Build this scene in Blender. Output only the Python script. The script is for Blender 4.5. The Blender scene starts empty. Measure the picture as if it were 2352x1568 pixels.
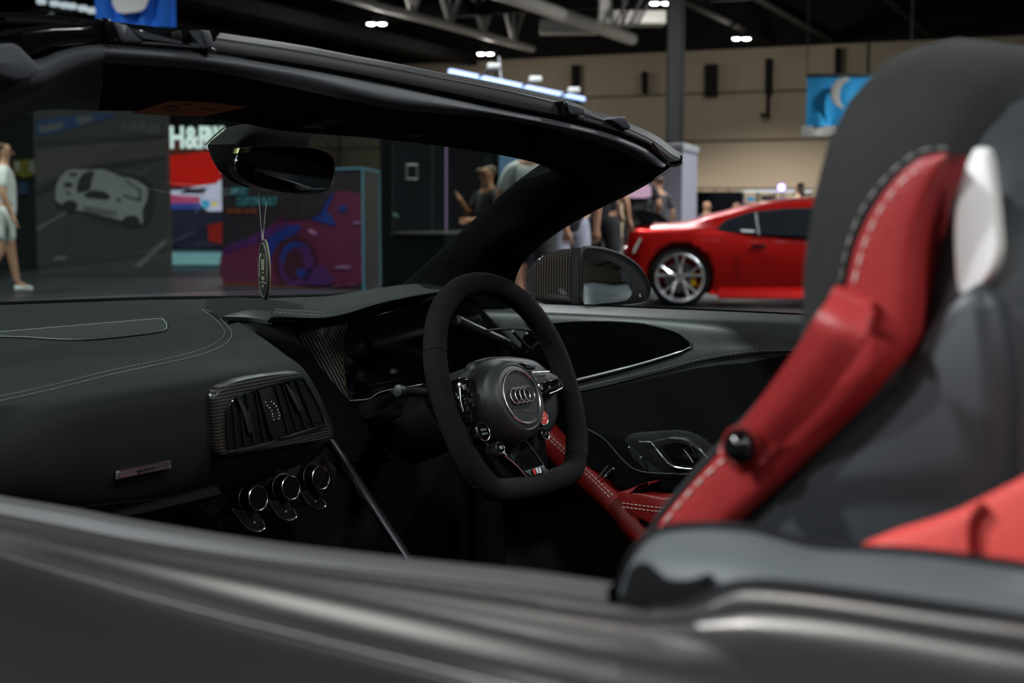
import bpy, bmesh, math, random
from mathutils import Vector, Matrix
random.seed(7)
SC = bpy.context.scene
COL = SC.collection
PI = math.pi
V = Vector

# ---------------------------------------------------------------- camera
F = 3267.0                      # focal length in pixels of the 2352 x 1568 frame (50 mm lens)
CAMP = V((0, 0, 1.04))
YAW, PITCH = math.radians(52), math.radians(5.14)
FH = V((math.sin(YAW), math.cos(YAW), 0))        # level viewing direction
RT = V((math.cos(YAW), -math.sin(YAW), 0))
FW = FH * math.cos(PITCH) + V((0, 0, -math.sin(PITCH)))
UP = FH * math.sin(PITCH) + V((0, 0, math.cos(PITCH)))
cam_d = bpy.data.cameras.new('camera')
cam_d.lens = 50.0; cam_d.sensor_width = 36.0
cam_d.clip_start = 0.02; cam_d.clip_end = 400
cam_d.dof.use_dof = True; cam_d.dof.focus_distance = 2.1; cam_d.dof.aperture_fstop = 6.3
cam = bpy.data.objects.new('camera', cam_d); COL.objects.link(cam)
m = Matrix((RT, UP, -FW)).transposed().to_4x4(); m.translation = CAMP
cam.matrix_world = m
SC.camera = cam

# ---------------------------------------------------------------- light
SC.view_settings.view_transform = 'Standard'; SC.view_settings.look = 'None'
SC.view_settings.gamma = 1.0; SC.view_settings.exposure = 0.0
SC.view_settings.use_curve_mapping = False
W = bpy.data.worlds.new('hall_air'); SC.world = W; W.use_nodes = True
W.node_tree.nodes['Background'].inputs[0].default_value = (0.55, 0.62, 0.7, 1)
W.node_tree.nodes['Background'].inputs[1].default_value = 0.035
SC.cycles.max_bounces = 6
SC.cycles.transparent_max_bounces = 16
SC.cycles.sample_clamp_indirect = 3.0
SC.cycles.caustics_reflective = False; SC.cycles.caustics_refractive = False
LAMP_POWER = 3200.0     # watts of one roof lamp
SPILL = .032            # share of it that spills upwards
ROOF_LAMPS = []          # filled below: (px, py, z) seen, or world points

# ---------------------------------------------------------------- rays
def ray(px, py): return FW + RT * ((px - 1176) / F) + UP * ((784 - py) / F)
def PX(px, py, X): r = ray(px, py); return CAMP + r * (X / r.x)
def PY(px, py, Y): r = ray(px, py); return CAMP + r * (Y / r.y)
def PZ(px, py, Z): r = ray(px, py); return CAMP + r * ((Z - CAMP.z) / r.z)
def PD(px, py, d): r = ray(px, py); return CAMP + r * (d / r.dot(FH))
def PP(px, py, p, n): r = ray(px, py); return CAMP + r * ((p - CAMP).dot(n) / r.dot(n))
def GD(px, d):                      # floor point under pixel column px at depth d
    p = PD(px, 490, d); return V((p.x, p.y, 0))

# ---------------------------------------------------------------- materials
def mat(name, col, rough=0.5, metal=0.0, spec=0.5, emit=None, estr=1.0, noise=0.0, nscale=8.0, bump=0.0, bscale=60.0, sheen=0.0, coat=0.0, alpha=None, trans=0.0):
    mt = bpy.data.materials.new(name); mt.use_nodes = True
    nt = mt.node_tree; b = nt.nodes['Principled BSDF']
    b.inputs['Base Color'].default_value = (*col, 1); b.inputs['Roughness'].default_value = rough
    b.inputs['Metallic'].default_value = metal; b.inputs['Specular IOR Level'].default_value = spec
    if sheen: b.inputs['Sheen Weight'].default_value = sheen; b.inputs['Sheen Roughness'].default_value = .5
    if coat: b.inputs['Coat Weight'].default_value = coat; b.inputs['Coat Roughness'].default_value = .04
    if trans: b.inputs['Transmission Weight'].default_value = trans
    if emit: b.inputs['Emission Color'].default_value = (*emit, 1); b.inputs['Emission Strength'].default_value = estr
    if noise or bump: tc = nt.nodes.new('ShaderNodeTexCoord')
    if noise:
        n = nt.nodes.new('ShaderNodeTexNoise'); n.inputs['Scale'].default_value = nscale; n.inputs['Detail'].default_value = 4
        nt.links.new(tc.outputs['Object'], n.inputs['Vector'])
        r = nt.nodes.new('ShaderNodeMix'); r.data_type = 'RGBA'
        lo = [c * (1 - noise) for c in col]; hi = [min(1, c * (1 + noise)) for c in col]
        r.inputs['A'].default_value = (*lo, 1); r.inputs['B'].default_value = (*hi, 1)
        nt.links.new(n.outputs['Fac'], r.inputs['Factor']); nt.links.new(r.outputs['Result'], b.inputs['Base Color'])
    if bump:
        n2 = nt.nodes.new('ShaderNodeTexNoise'); n2.inputs['Scale'].default_value = bscale; n2.inputs['Detail'].default_value = 3
        nt.links.new(tc.outputs['Object'], n2.inputs['Vector'])
        bp = nt.nodes.new('ShaderNodeBump'); bp.inputs['Strength'].default_value = bump; bp.inputs['Distance'].default_value = .002
        nt.links.new(n2.outputs['Fac'], bp.inputs['Height']); nt.links.new(bp.outputs['Normal'], b.inputs['Normal'])
    return mt
def stripes(name, c1, c2, scale, rough=.25, direction='DIAGONAL', rot=(0, 0, 0), coat=.6):
    mt = mat(name, c1, rough, coat=coat); nt = mt.node_tree; b = nt.nodes['Principled BSDF']
    tc = nt.nodes.new('ShaderNodeTexCoord'); mp = nt.nodes.new('ShaderNodeMapping'); mp.inputs['Rotation'].default_value = rot
    w = nt.nodes.new('ShaderNodeTexWave'); w.inputs['Scale'].default_value = scale; w.bands_direction = direction
    w.inputs['Distortion'].default_value = .4; w.inputs['Detail'].default_value = 1
    cr = nt.nodes.new('ShaderNodeValToRGB'); cr.color_ramp.elements[0].position = .35; cr.color_ramp.elements[1].position = .65
    cr.color_ramp.elements[0].color = (*c1, 1); cr.color_ramp.elements[1].color = (*c2, 1)
    nt.links.new(tc.outputs['Object'], mp.inputs[0]); nt.links.new(mp.outputs[0], w.inputs[0])
    nt.links.new(w.outputs['Fac'], cr.inputs[0]); nt.links.new(cr.outputs[0], b.inputs['Base Color'])
    return mt
def emi(name, col, s=1.0, noise=0, nscale=3.0):
    mt = mat(name, (0.01, 0.01, 0.01), .6, emit=col, estr=s)
    if noise:
        nt = mt.node_tree; b = nt.nodes['Principled BSDF']
        tc = nt.nodes.new('ShaderNodeTexCoord'); n = nt.nodes.new('ShaderNodeTexNoise'); n.inputs['Scale'].default_value = nscale
        r = nt.nodes.new('ShaderNodeMix'); r.data_type = 'RGBA'
        r.inputs['A'].default_value = (*[c * (1 - noise) for c in col], 1); r.inputs['B'].default_value = (*[c * (1 + noise) for c in col], 1)
        nt.links.new(tc.outputs['Object'], n.inputs['Vector']); nt.links.new(n.outputs['Fac'], r.inputs['Factor'])
        nt.links.new(r.outputs['Result'], b.inputs['Emission Color'])
    return mt

M = {}
M['alcantara'] = mat('black_alcantara', (.0100, .0082, .0080), .9, spec=.12, noise=.25, nscale=14, bump=.25, bscale=700)
M['dash_leather'] = mat('dark_green_black_leather', (.0145, .0175, .0155), .65, spec=.18, noise=.2, nscale=9, bump=.2, bscale=900)
M['soft_black'] = mat('soft_touch_black', (.006, .006, .0065), .5, spec=.35, bump=.1, bscale=500)
M['matt_black'] = mat('matt_black', (.003, .003, .003), .75, spec=.2)
M['pillar_cloth'] = mat('black_pillar_cloth', (.005, .005, .0055), .9, spec=.08, bump=.15, bscale=600)
M['header_gloss'] = mat('header_black_plastic', (.022, .021, .021), .5, spec=.25)
M['headrest_suede'] = mat('headrest_suede', (.024, .024, .023), .9, spec=.15, noise=.25, nscale=14, bump=.25, bscale=700)
M['carbon_dark'] = stripes('dark_carbon_weave', (.004, .004, .004), (.05, .048, .040), 75, .4, 'Z', (0, 0, .3), .1)
M['gloss_black'] = mat('gloss_black_plastic', (.004, .004, .005), .08, spec=.5)
M['rubber'] = mat('black_rubber_seal', (.004, .004, .005), .6, spec=.12)
M['chrome'] = mat('satin_chrome', (.72, .72, .74), .18, metal=1)
M['chrome_bright'] = mat('bright_chrome', (.92, .92, .94), .20, metal=1)
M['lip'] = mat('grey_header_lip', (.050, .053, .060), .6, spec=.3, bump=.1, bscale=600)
M['seal_grey'] = mat('grey_window_seal', (.045, .044, .045), .5, spec=.35)
M['dark_chrome'] = mat('dark_chrome', (.22, .22, .24), .25, metal=1)
M['alu'] = mat('brushed_alu', (.45, .45, .47), .35, metal=1)
M['red_leather'] = mat('red_leather', (.33, .026, .027), .42, spec=.35, noise=.12, nscale=25, bump=.25, bscale=420)
M['red_leather_dark'] = mat('deep_red_leather', (.17, .007, .006), .45, spec=.35, bump=.25, bscale=420)
M['grey_trim'] = mat('grey_leather_trim', (.075, .082, .088), .55, spec=.4, noise=.08, bump=.15, bscale=500)
M['shell'] = mat('charcoal_seat_shell', (.028, .031, .035), .45, spec=.45, bump=.05, bscale=700)
M['thread'] = mat('grey_thread', (.26, .27, .25), .7)
M['thread_white'] = mat('pale_thread', (.75, .68, .62), .7)
M['thread_green'] = mat('grey_green_thread', (.30, .34, .32), .7)
M['plate_white'] = mat('white_plate', (.95, .94, .92), .3)
M['plate_rim'] = mat('cream_plate_rim', (.62, .60, .56), .35)
M['paint'] = mat('dark_grey_metallic_paint', (.100, .092, .087), .35, metal=.85)
M['carbon'] = stripes('carbon_weave', (.006, .006, .006), (.12, .125, .105), 62, .3, 'X', (0, 0.6, .6), .15)
M['carbon_mirror'] = stripes('carbon_weave_gloss', (.005, .005, .005), (.045, .038, .033), 45, .1, 'Y', (.0, .12, .0), 1.0)
M['mirror'] = mat('mirror_glass', (.85, .9, .92), .01, metal=1)
M['dark_mirror'] = mat('dimmed_mirror_glass', (.06, .065, .07), .015, metal=1)
M['screen_black'] = mat('dark_screen', (.002, .002, .003), .12, spec=.4)
M['label_orange'] = mat('orange_warning_label', (.50, .16, .09), .6, noise=.15, nscale=20)
M['label_ink'] = mat('dark_label_ink', (.05, .02, .015), .7)
M['white'] = mat('white_print', (.8, .8, .8), .5)
M['skin'] = mat('skin_tone', (.50, .27, .17), .6, spec=.3)
M['skin_dark'] = mat('tanned_skin', (.36, .17, .09), .6, spec=.3)
M['hair_dark'] = mat('dark_hair', (.03, .018, .012), .7)
M['hair_brown'] = mat('brown_hair', (.09, .05, .03), .7)
M['cloth_black'] = mat('black_cloth', (.012, .012, .014), .9)
M['cloth_white'] = mat('white_cloth', (.68, .70, .66), .85, noise=.1)
M['cloth_denim'] = mat('pale_grey_denim', (.30, .31, .38), .85, noise=.2, nscale=6)
M['cloth_grey'] = mat('grey_cloth', (.06, .06, .065), .85)
M['cloth_pink'] = mat('pink_print', (.55, .33, .45), .8)
M['steel_dark'] = mat('dark_painted_steel', (.024, .023, .023), .75, spec=.15)
M['steel_grey'] = mat('grey_painted_steel', (.07, .07, .075), .5)
M['steel_white'] = mat('white_painted_steel', (.82, .83, .82), .4)
M['booth_black'] = mat('black_booth_panel', (.0040, .0045, .008), .8, spec=.12)
M['neon_cyan'] = emi('cyan_edge_light', (.08, .30, .42), .5)
M['neon_pink'] = emi('pink_edge_light', (.45, .28, .55), .5)
M['lamp_glow'] = emi('roof_lamp_glow', (1, .96, .9), 28)

def glass_mat():
    mt = bpy.data.materials.new('windscreen_glass'); mt.use_nodes = True; nt = mt.node_tree
    nt.nodes.remove(nt.nodes['Principled BSDF'])
    out = nt.nodes['Material Output']; mx = nt.nodes.new('ShaderNodeMixShader'); fr = nt.nodes.new('ShaderNodeMapRange'); lw = nt.nodes.new('ShaderNodeLayerWeight')
    tr = nt.nodes.new('ShaderNodeBsdfTransparent'); gl = nt.nodes.new('ShaderNodeBsdfGlossy')
    tr.inputs[0].default_value = (.60, .67, .62, 1); gl.inputs[0].default_value = (.8, .85, .9, 1); gl.inputs['Roughness'].default_value = .01
    lw.inputs['Blend'].default_value = .25; nt.links.new(lw.outputs['Facing'], fr.inputs[0]); fr.inputs[3].default_value = .03; fr.inputs[4].default_value = .18
    nt.links.new(fr.outputs[0], mx.inputs[0]); nt.links.new(tr.outputs[0], mx.inputs[1]); nt.links.new(gl.outputs[0], mx.inputs[2])
    nt.links.new(mx.outputs[0], out.inputs[0]); return mt
M['glass'] = glass_mat()

# ---------------------------------------------------------------- objects
def link(o, parent=None):
    COL.objects.link(o)
    if parent: o.parent = parent
    return o
def root_origin(o):
    p = V((0, 0, 0))
    while o is not None: p += o.location; o = o.parent
    return p
def thing(name, label, cat, loc, group=None):
    o = bpy.data.objects.new(name, None); COL.objects.link(o); o.location = loc; o.empty_display_size = .1
    o['label'] = label; o['category'] = cat
    if group: o['group'] = group
    return o
def tag(o, label, cat, group=None):
    o['label'] = label; o['category'] = cat
    if group: o['group'] = group
    return o
def struct(o): o['kind'] = 'structure'; return o
def mk(name, geo, material, parent=None, smooth=True, label=None, auto=35):
    """geo = (verts, faces) in world coordinates -> ONE mesh object"""
    vs, fs = geo
    if parent is None:
        n = len(vs); org = sum((V(v) for v in vs), V()) / n; org.z = min(v[2] for v in vs)
    else: org = root_origin(parent)
    me = bpy.data.meshes.new(name)
    me.from_pydata([tuple(V(v) - org) for v in vs], [], fs)
    bm = bmesh.new(); bm.from_mesh(me)
    bmesh.ops.remove_doubles(bm, verts=bm.verts, dist=1e-6)
    bmesh.ops.recalc_face_normals(bm, faces=bm.faces)
    bm.to_mesh(me); bm.free()
    if smooth:
        for p in me.polygons: p.use_smooth = True
        try: me.set_sharp_from_angle(angle=math.radians(auto))
        except Exception: pass
    me.materials.append(M[material] if isinstance(material, str) else material)
    o = bpy.data.objects.new(name, me); COL.objects.link(o)
    if parent is None: o.location = org
    else: o.parent = parent
    if label: o['label'] = label
    return o
def join(*geos):
    vs, fs = [], []
    for g in geos:
        k = len(vs); vs += list(g[0]); fs += [tuple(i + k for i in f) for f in g[1]]
    return vs, fs
def cr(pts, n=8, closed=False):
    """Catmull-Rom through points"""
    P = [V(p) for p in pts]; N = len(P); out = []
    if N < 3 and not closed:
        return [P[0].lerp(P[1], i / n) for i in range(n + 1)]
    rng = range(N) if closed else range(N - 1)
    for i in rng:
        if closed: a, b, c, d = P[(i - 1) % N], P[i], P[(i + 1) % N], P[(i + 2) % N]
        else:
            b, c = P[i], P[i + 1]
            a = P[i - 1] if i > 0 else b * 2 - c
            d = P[i + 2] if i + 2 < N else c * 2 - b
        for k in range(n):
            t = k / n; t2 = t * t; t3 = t2 * t
            out.append(0.5 * ((2 * b) + (c - a) * t + (2 * a - 5 * b + 4 * c - d) * t2 + (3 * b - a - 3 * c + d) * t3))
    if not closed: out.append(P[-1])
    return out
def even(path, n):
    """n+1 points at even arc length"""
    L = [0]
    for a, b in zip(path, path[1:]): L.append(L[-1] + (b - a).length)
    out = []; j = 0
    for i in range(n + 1):
        s = L[-1] * i / n
        while j < len(L) - 2 and L[j + 1] < s: j += 1
        d = L[j + 1] - L[j]; t = 0 if d == 0 else (s - L[j]) / d
        out.append(path[j].lerp(path[j + 1], min(1, max(0, t))))
    return out
def surf(rows, su=6, sv=6, thick=None, lin_v=False):
    """smooth surface through rows of points; thick = Vector or float gives it real thickness"""
    n = max(len(r) for r in rows)
    R = [cr(r, su) if len(r) > 2 else [V(r[0]).lerp(V(r[1]), i / su) for i in range(su + 1)] for r in rows]
    m_ = max(len(r) for r in R)
    R = [even(r, m_ - 1) if len(r) != m_ else r for r in R]
    cols = []
    for j in range(m_):
        c = [r[j] for r in R]
        cols.append(c if lin_v else (cr(c, sv) if len(c) > 2 else [c[0].lerp(c[1], i / sv) for i in range(sv + 1)]))
    nr = len(cols[0]); vs = [cols[j][i] for i in range(nr) for j in range(m_)]
    fs = [(i * m_ + j, i * m_ + j + 1, (i + 1) * m_ + j + 1, (i + 1) * m_ + j) for i in range(nr - 1) for j in range(m_ - 1)]
    if thick is None: return vs, fs
    K = len(vs)
    if isinstance(thick, (int, float)):
        nrm = [V((0, 0, 0)) for _ in vs]
        for f in fs:
            a = (vs[f[2]] - vs[f[0]]).cross(vs[f[3]] - vs[f[1]])
            for i in f: nrm[i] += a
        off = [x.normalized() * thick if x.length > 1e-12 else V((0, 0, 0)) for x in nrm]
    else: off = [V(thick)] * K
    back = [v + o for v, o in zip(vs, off)]
    fs2 = [tuple(i + K for i in reversed(f)) for f in fs]
    e = [j for j in range(m_)] + [i * m_ + m_ - 1 for i in range(1, nr)] + [(nr - 1) * m_ + j for j in range(m_ - 2, -1, -1)] + [i * m_ for i in range(nr - 2, 0, -1)]
    side = [(e[k], e[(k + 1) % len(e)], e[(k + 1) % len(e)] + K, e[k] + K) for k in range(len(e))]
    return vs + back, fs + fs2 + side
def tube(path, r, seg=10, closed=False, flat=None):
    """round bar along a path; r number or list; flat=(Vector, factor) squashes it along a direction"""
    P = [V(p) for p in path]; N = len(P)
    rs = r if isinstance(r, (list, tuple)) else [r] * N
    if len(rs) != N: rs = [rs[int(i * (len(rs) - 1) / (N - 1) + .5)] for i in range(N)]
    T = []
    for i in range(N):
        if closed: t = P[(i + 1) % N] - P[(i - 1) % N]
        else: t = P[min(i + 1, N - 1)] - P[max(i - 1, 0)]
        T.append(t.normalized() if t.length > 1e-9 else V((0, 0, 1)))
    u = T[0].orthogonal().normalized(); vs, fs = [], []
    U = []
    for i in range(N):
        if i: u = (u - T[i] * u.dot(T[i])); u = u.normalized() if u.length > 1e-9 else T[i].orthogonal().normalized()
        U.append(u.copy())
    twist = 0
    if closed:
        w = U[-1] - T[0] * U[-1].dot(T[0]); w.normalize()
        twist = math.atan2(w.cross(U[0]).dot(T[0]), w.dot(U[0]))
    for i in range(N):
        a0 = twist * i / N if closed else 0
        b = T[i].cross(U[i])
        for k in range(seg):
            a = 2 * PI * k / seg + a0
            o = U[i] * math.cos(a) * rs[i] + b * math.sin(a) * rs[i]
            if flat: o = o + flat[0] * (o.dot(flat[0]) * (flat[1] - 1))
            vs.append(P[i] + o)
    for i in range(N if closed else N - 1):
        j = (i + 1) % N
        for k in range(seg):
            fs.append((i * seg + k, i * seg + (k + 1) % seg, j * seg + (k + 1) % seg, j * seg + k))
    if not closed: fs += [tuple(range(seg))[::-1], tuple((N - 1) * seg + k for k in range(seg))]
    return vs, fs
def loft(loops, cap=True):
    n = len(loops[0]); vs = [V(p) for l in loops for p in l]; fs = []
    for i in range(len(loops) - 1):
        for k in range(n): fs.append((i * n + k, i * n + (k + 1) % n, (i + 1) * n + (k + 1) % n, (i + 1) * n + k))
    if cap: fs += [tuple(range(n))[::-1], tuple((len(loops) - 1) * n + k for k in range(n))]
    return vs, fs
def prism(outline, vec, bev=0.0):
    """outline pushed along vec, the far and near rims rounded by bev"""
    O = [V(p) for p in outline]; vec = V(vec); c = sum(O, V()) / len(O); n = vec.normalized(); L = vec.length
    if bev <= 0: return loft([O, [p + vec for p in O]])
    def inset(k):
        N = len(O); out = []
        for i in range(N):
            e1 = (O[i] - O[i - 1]); e2 = (O[(i + 1) % N] - O[i])
            a = n.cross(e1).normalized() if e1.length > 1e-9 else V(); b = n.cross(e2).normalized() if e2.length > 1e-9 else V()
            d = a + b
            if d.length < 1e-6: d = (c - O[i])
            d.normalize(); out.append(O[i] + d * k * sgn)
        return out
    area = sum(((O[i] - c).cross(O[(i + 1) % len(O)] - c)).dot(n) for i in range(len(O)))
    sgn = 1 if area > 0 else -1
    b = min(bev, L * .49)
    return loft([inset(b), [p + n * b * .3 for p in inset(b * .3)], [p + n * b for p in O], [p + n * (L - b) for p in O], [p + n * (L - b * .3) for p in inset(b * .3)], [p + vec for p in inset(b)]])
def lathe(c, axis, prof, seg=24, sq=None):
    """prof = (radius, height along axis) pairs"""
    c = V(c); ax = V(axis).normalized(); u = ax.orthogonal().normalized(); w = ax.cross(u); loops = []
    for r, h in prof:
        loops.append([c + ax * h + (u * math.cos(2 * PI * k / seg) + w * math.sin(2 * PI * k / seg)) * max(r, 1e-5) for k in range(seg)])
    return loft(loops)
def lring(c, axis, prof, seg=40):
    """closed ring profile turned round an axis, open in the middle"""
    v, f = lathe(c, axis, prof + [prof[0]], seg); return v, f[:-2]
def ring(c, axis, R, r, seg=40, s2=8, sx=1, sy=1, u=None):
    ax = V(axis).normalized(); u = V(u).normalized() if u else ax.orthogonal().normalized(); w = ax.cross(u)
    return tube([V(c) + u * math.cos(2 * PI * k / seg) * R * sx + w * math.sin(2 * PI * k / seg) * R * sy for k in range(seg)], r, s2, True)
def box(c, size, ax=None, bev=0.0):
    ux, uy, uz = ax if ax else (V((1, 0, 0)), V((0, 1, 0)), V((0, 0, 1)))
    c = V(c); a, b, d = size[0] / 2, size[1] / 2, size[2] / 2
    if bev:
        pts = []
        for (sx, sy) in ((1, 1), (-1, 1), (-1, -1), (1, -1)):
            for k in range(3):
                t = {(1, 1): 0, (-1, 1): 1, (-1, -1): 2, (1, -1): 3}[(sx, sy)] * PI / 2 + k * PI / 4
                pts.append(c + ux * (sx * (a - bev) + math.cos(t) * bev) + uy * (sy * (b - bev) + math.sin(t) * bev) - uz * d)
        return prism(pts, uz * size[2], bev * .8)
    pts = [c + ux * sx * a + uy * sy * b - uz * d for sx, sy in ((1, 1), (-1, 1), (-1, -1), (1, -1))]
    return loft([pts, [p + uz * size[2] for p in pts]])
def stitch(path, r=.0009, dash=.006, gap=.0035):
    path = [V(p) for p in path]; L = sum((b - a).length for a, b in zip(path, path[1:]))
    n = max(2, int(L / (dash + gap))); pts = even(path, n * 3); gs = []
    for i in range(n): gs.append(tube([pts[i * 3], pts[i * 3 + 1], pts[i * 3 + 2]], r, 5))
    return join(*gs)
_vf = None
def text(s, o, x, y, size, depth=.001, align='CENTER', stretch=1.0, bold=0.0):
    """raised lettering: o = anchor, x = reading direction, y = up"""
    cu = bpy.data.curves.new('t', 'FONT'); cu.body = s; cu.align_x = align; cu.align_y = 'CENTER'; cu.size = 1; cu.extrude = 0; cu.resolution_u = 3; cu.offset = bold
    ob = bpy.data.objects.new('t', cu); COL.objects.link(ob)
    bpy.context.view_layer.update()
    me = ob.evaluated_get(bpy.context.evaluated_depsgraph_get()).to_mesh()
    x = V(x).normalized(); y = V(y).normalized(); n = x.cross(y); o = V(o)
    vs = [o + x * v.co.x * size * stretch + y * v.co.y * size + n * depth for v in me.vertices]
    K = len(vs); fs = [tuple(p.vertices) for p in me.polygons]
    ed = {}
    for f in fs:
        for i in range(len(f)):
            a, b = f[i], f[(i + 1) % len(f)]; k = (min(a, b), max(a, b)); ed[k] = None if k in ed else (a, b)
    vs2 = vs + [v - n * depth for v in vs]
    fs2 = fs + [tuple(i + K for i in reversed(f)) for f in fs] + [(e[0] + K, e[1] + K, e[1], e[0]) for e in ed.values() if e]
    ob.to_mesh_clear(); bpy.data.objects.remove(ob); bpy.data.curves.remove(cu)
    return vs2, fs2
def copy_tree(o, loc, label=None):
    r = o.copy(); COL.objects.link(r); r.location = loc
    if label: r['label'] = label
    for ch in o.children:
        c = ch.copy(); COL.objects.link(c); c.parent = r
        for g in ch.children: d = g.copy(); COL.objects.link(d); d.parent = c
    return r
# ================================================================ THE HALL
HA = math.radians(75.5)
A = V((math.sin(HA), math.cos(HA), 0)); B = V((-A.y, A.x, 0))      # hall axes: A runs to the far wall
Z3 = V((0, 0, 1))
def hall(a, b, z): return A * a + B * b + Z3 * z
WALL_D = 60.0
def PW(px, py, D=WALL_D): r = ray(px, py); return CAMP + r * ((D) / r.dot(A))
M['floor'] = mat('polished_hall_floor', (.024, .028, .030), .35, spec=.35, noise=.35, nscale=.8)
M['wall'] = mat('beige_wall_panels', (.66, .55, .41), .85, noise=.06, nscale=.4)
M['wall_joint'] = mat('wall_panel_joint', (.12, .10, .08), .9)
M['roof'] = mat('dark_roof_deck', (.010, .0095, .009), .9)
fl = struct(mk('floor', ([hall(-25, -40, 0), hall(75, -40, 0), hall(75, 75, 0), hall(-25, 75, 0), hall(-25, -40, -.2), hall(75, -40, -.2), hall(75, 75, -.2), hall(-25, 75, -.2)],
     [(0, 1, 2, 3), (4, 5, 6, 7), (0, 1, 5, 4), (1, 2, 6, 5), (2, 3, 7, 6), (3, 0, 4, 7)]), 'floor', smooth=False))
HAX = (A, B, Z3)
zw = PW(1700, 112).z
wf = struct(mk('wall_far', box(hall(WALL_D + .25, 20, zw / 2), (.5, 100, zw), HAX), 'wall', smooth=False))
struct(mk('wall_far_cladding', box(hall(WALL_D + .25, 20, (zw + 14) / 2), (.5, 100, 14 - zw), HAX), 'roof', smooth=False))
struct(mk('ceiling', box(hall(27, 17, 14.2), (100, 115, .4), HAX), 'roof', smooth=False))
struct(mk('wall_right', box(hall(17, -38.2, 7), (84, .4, 14), HAX), 'wall', smooth=False))
struct(mk('wall_back', box(hall(-24.8, 18, 7), (.4, 112, 14), HAX), 'wall', smooth=False))
# panel joints and dark ducts standing on the wall
j = [box(hall(WALL_D - .02, 20, z), (.08, 100, .07), HAX) for z in ((PW(1700, 322)).z, (PW(1700, 212)).z)]
for px in (780, 1140, 1990): j.append(box(PW(px, 320) * 1 + V((0, 0, 0)), (.08, .10, 8), HAX))
struct(mk('trim_1', join(*j), 'wall_joint', smooth=False))
ps = []
for (px, y0, y1, w) in ((1322, 150, 222, 14), (1481, 165, 215, 8), (1634, 148, 222, 24), (1766, 135, 216, 12), (1764, 216, 262, 4), (1925, 110, 170, 10)):
    p = PW(px, (y0 + y1) / 2, WALL_D - .3); h = (PW(px, y0) - PW(px, y1)).z
    ps.append(box(p, (.4, w / F * 64, h), HAX))
ps.append(box(PW(1757, 264, WALL_D - .4), (.4, .35, .12), HAX))
dz = thing('wall_duct', 'row of dark vertical ducts on the upper part of the beige far wall', 'duct', (ps[0][0][0]))
for g in ps: mk('duct', g, 'steel_dark', dz, smooth=False)

# roof steel ------------------------------------------------------------
def beam_along(px, py, z, a0, a1):
    p = PZ(px, py, z); s = p.dot(A); return p + A * (a0 - s), p + A * (a1 - s)
def mkbeam(name, px, py, z, r, material, label, a0=0, a1=59.5, depth=None):
    p, q = beam_along(px, py, z, a0, a1)
    g = tube([p, q], r, 10) if not depth else box((p + q) / 2, ((q - p).length, r * 2, depth), HAX)
    return tag(mk(name, g, material), label, 'roof beam')
k = 0
for (px, py, z, r, lab) in ((560, 18, 8.4, .30, 'wide dark roof girder crossing above the blue hanging banner'),
                            (620, 98, 8.0, .16, 'slim dark roof pipe just above the windscreen header'),
                            (900, 94, 8.0, .20, 'dark round roof pipe running under the white truss with lamps on it'),
                            (1700, 62, 8.2, .14, 'dark roof beam to the right of the grey column'),
                            (1860, 55, 8.2, .16, 'dark roof beam above the round black headrest, second from the column'),
                            (2110, 55, 8.2, .16, 'dark roof beam at the upper right corner')):
    mkbeam('roof_beam', px, py, z, r, 'steel_dark' if px != 620 else 'steel_dark', lab, depth=(r * 2.4 if k % 2 == 0 else None)); k += 1
# cross beams
for (a, z, lab) in ((38, 9.2, 'dark cross beam over the middle of the hall'), (50, 8.8, 'dark cross beam in front of the far wall, upper right')):
    tag(mk('cross_beam', box(hall(a, 10, z), (.3, 90, .5), HAX), 'steel_dark', smooth=False), lab, 'roof beam')
def truss(px, py, z, h, a0, a1, bay, r, material, label):
    p, q = beam_along(px, py, z, a0, a1)
    root = thing('roof_truss', label, 'truss', p)
    mk('bottom_chord', tube([p, q], r, 10), material, root)
    mk('top_chord', tube([p + Z3 * h, q + Z3 * h], r * .9, 10), material, root)
    n = int((a1 - a0) / bay)
    for i in range(n):
        b = p + A * (i * bay + bay * .5)
        mk('brace', tube([b, b + Z3 * h - A * bay * .48], r * .6, 6), material, root)
        mk('brace', tube([b, b + Z3 * h + A * bay * .48], r * .6, 6), material, root)
        mk('post', tube([b, b + Z3 * h], r * .4, 6), material, root)
truss(968, 42, 8.0, 2.0, 20, 56.5, 3.0, .15, 'steel_white', 'white tubular roof truss with zigzag braces crossing the top of the photo')
truss(1640, 20, 9.4, 1.8, 25, 59, 4, .08, 'steel_dark', 'dark roof truss faintly seen right of the grey column')
truss(2050, 30, 9.4, 1.8, 25, 59, 4, .08, 'steel_dark', 'dark roof truss faintly seen above the black headrest')
truss(420, 22, 9.6, 1.8, 15, 59, 4, .08, 'steel_dark', 'dark roof truss faintly seen left above the windscreen header')
mkbeam('air_pipe', 1300, 37, 8.0, .24, 'steel_white', 'fat pale air pipe running beside the white truss', a0=25, a1=55)
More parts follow.
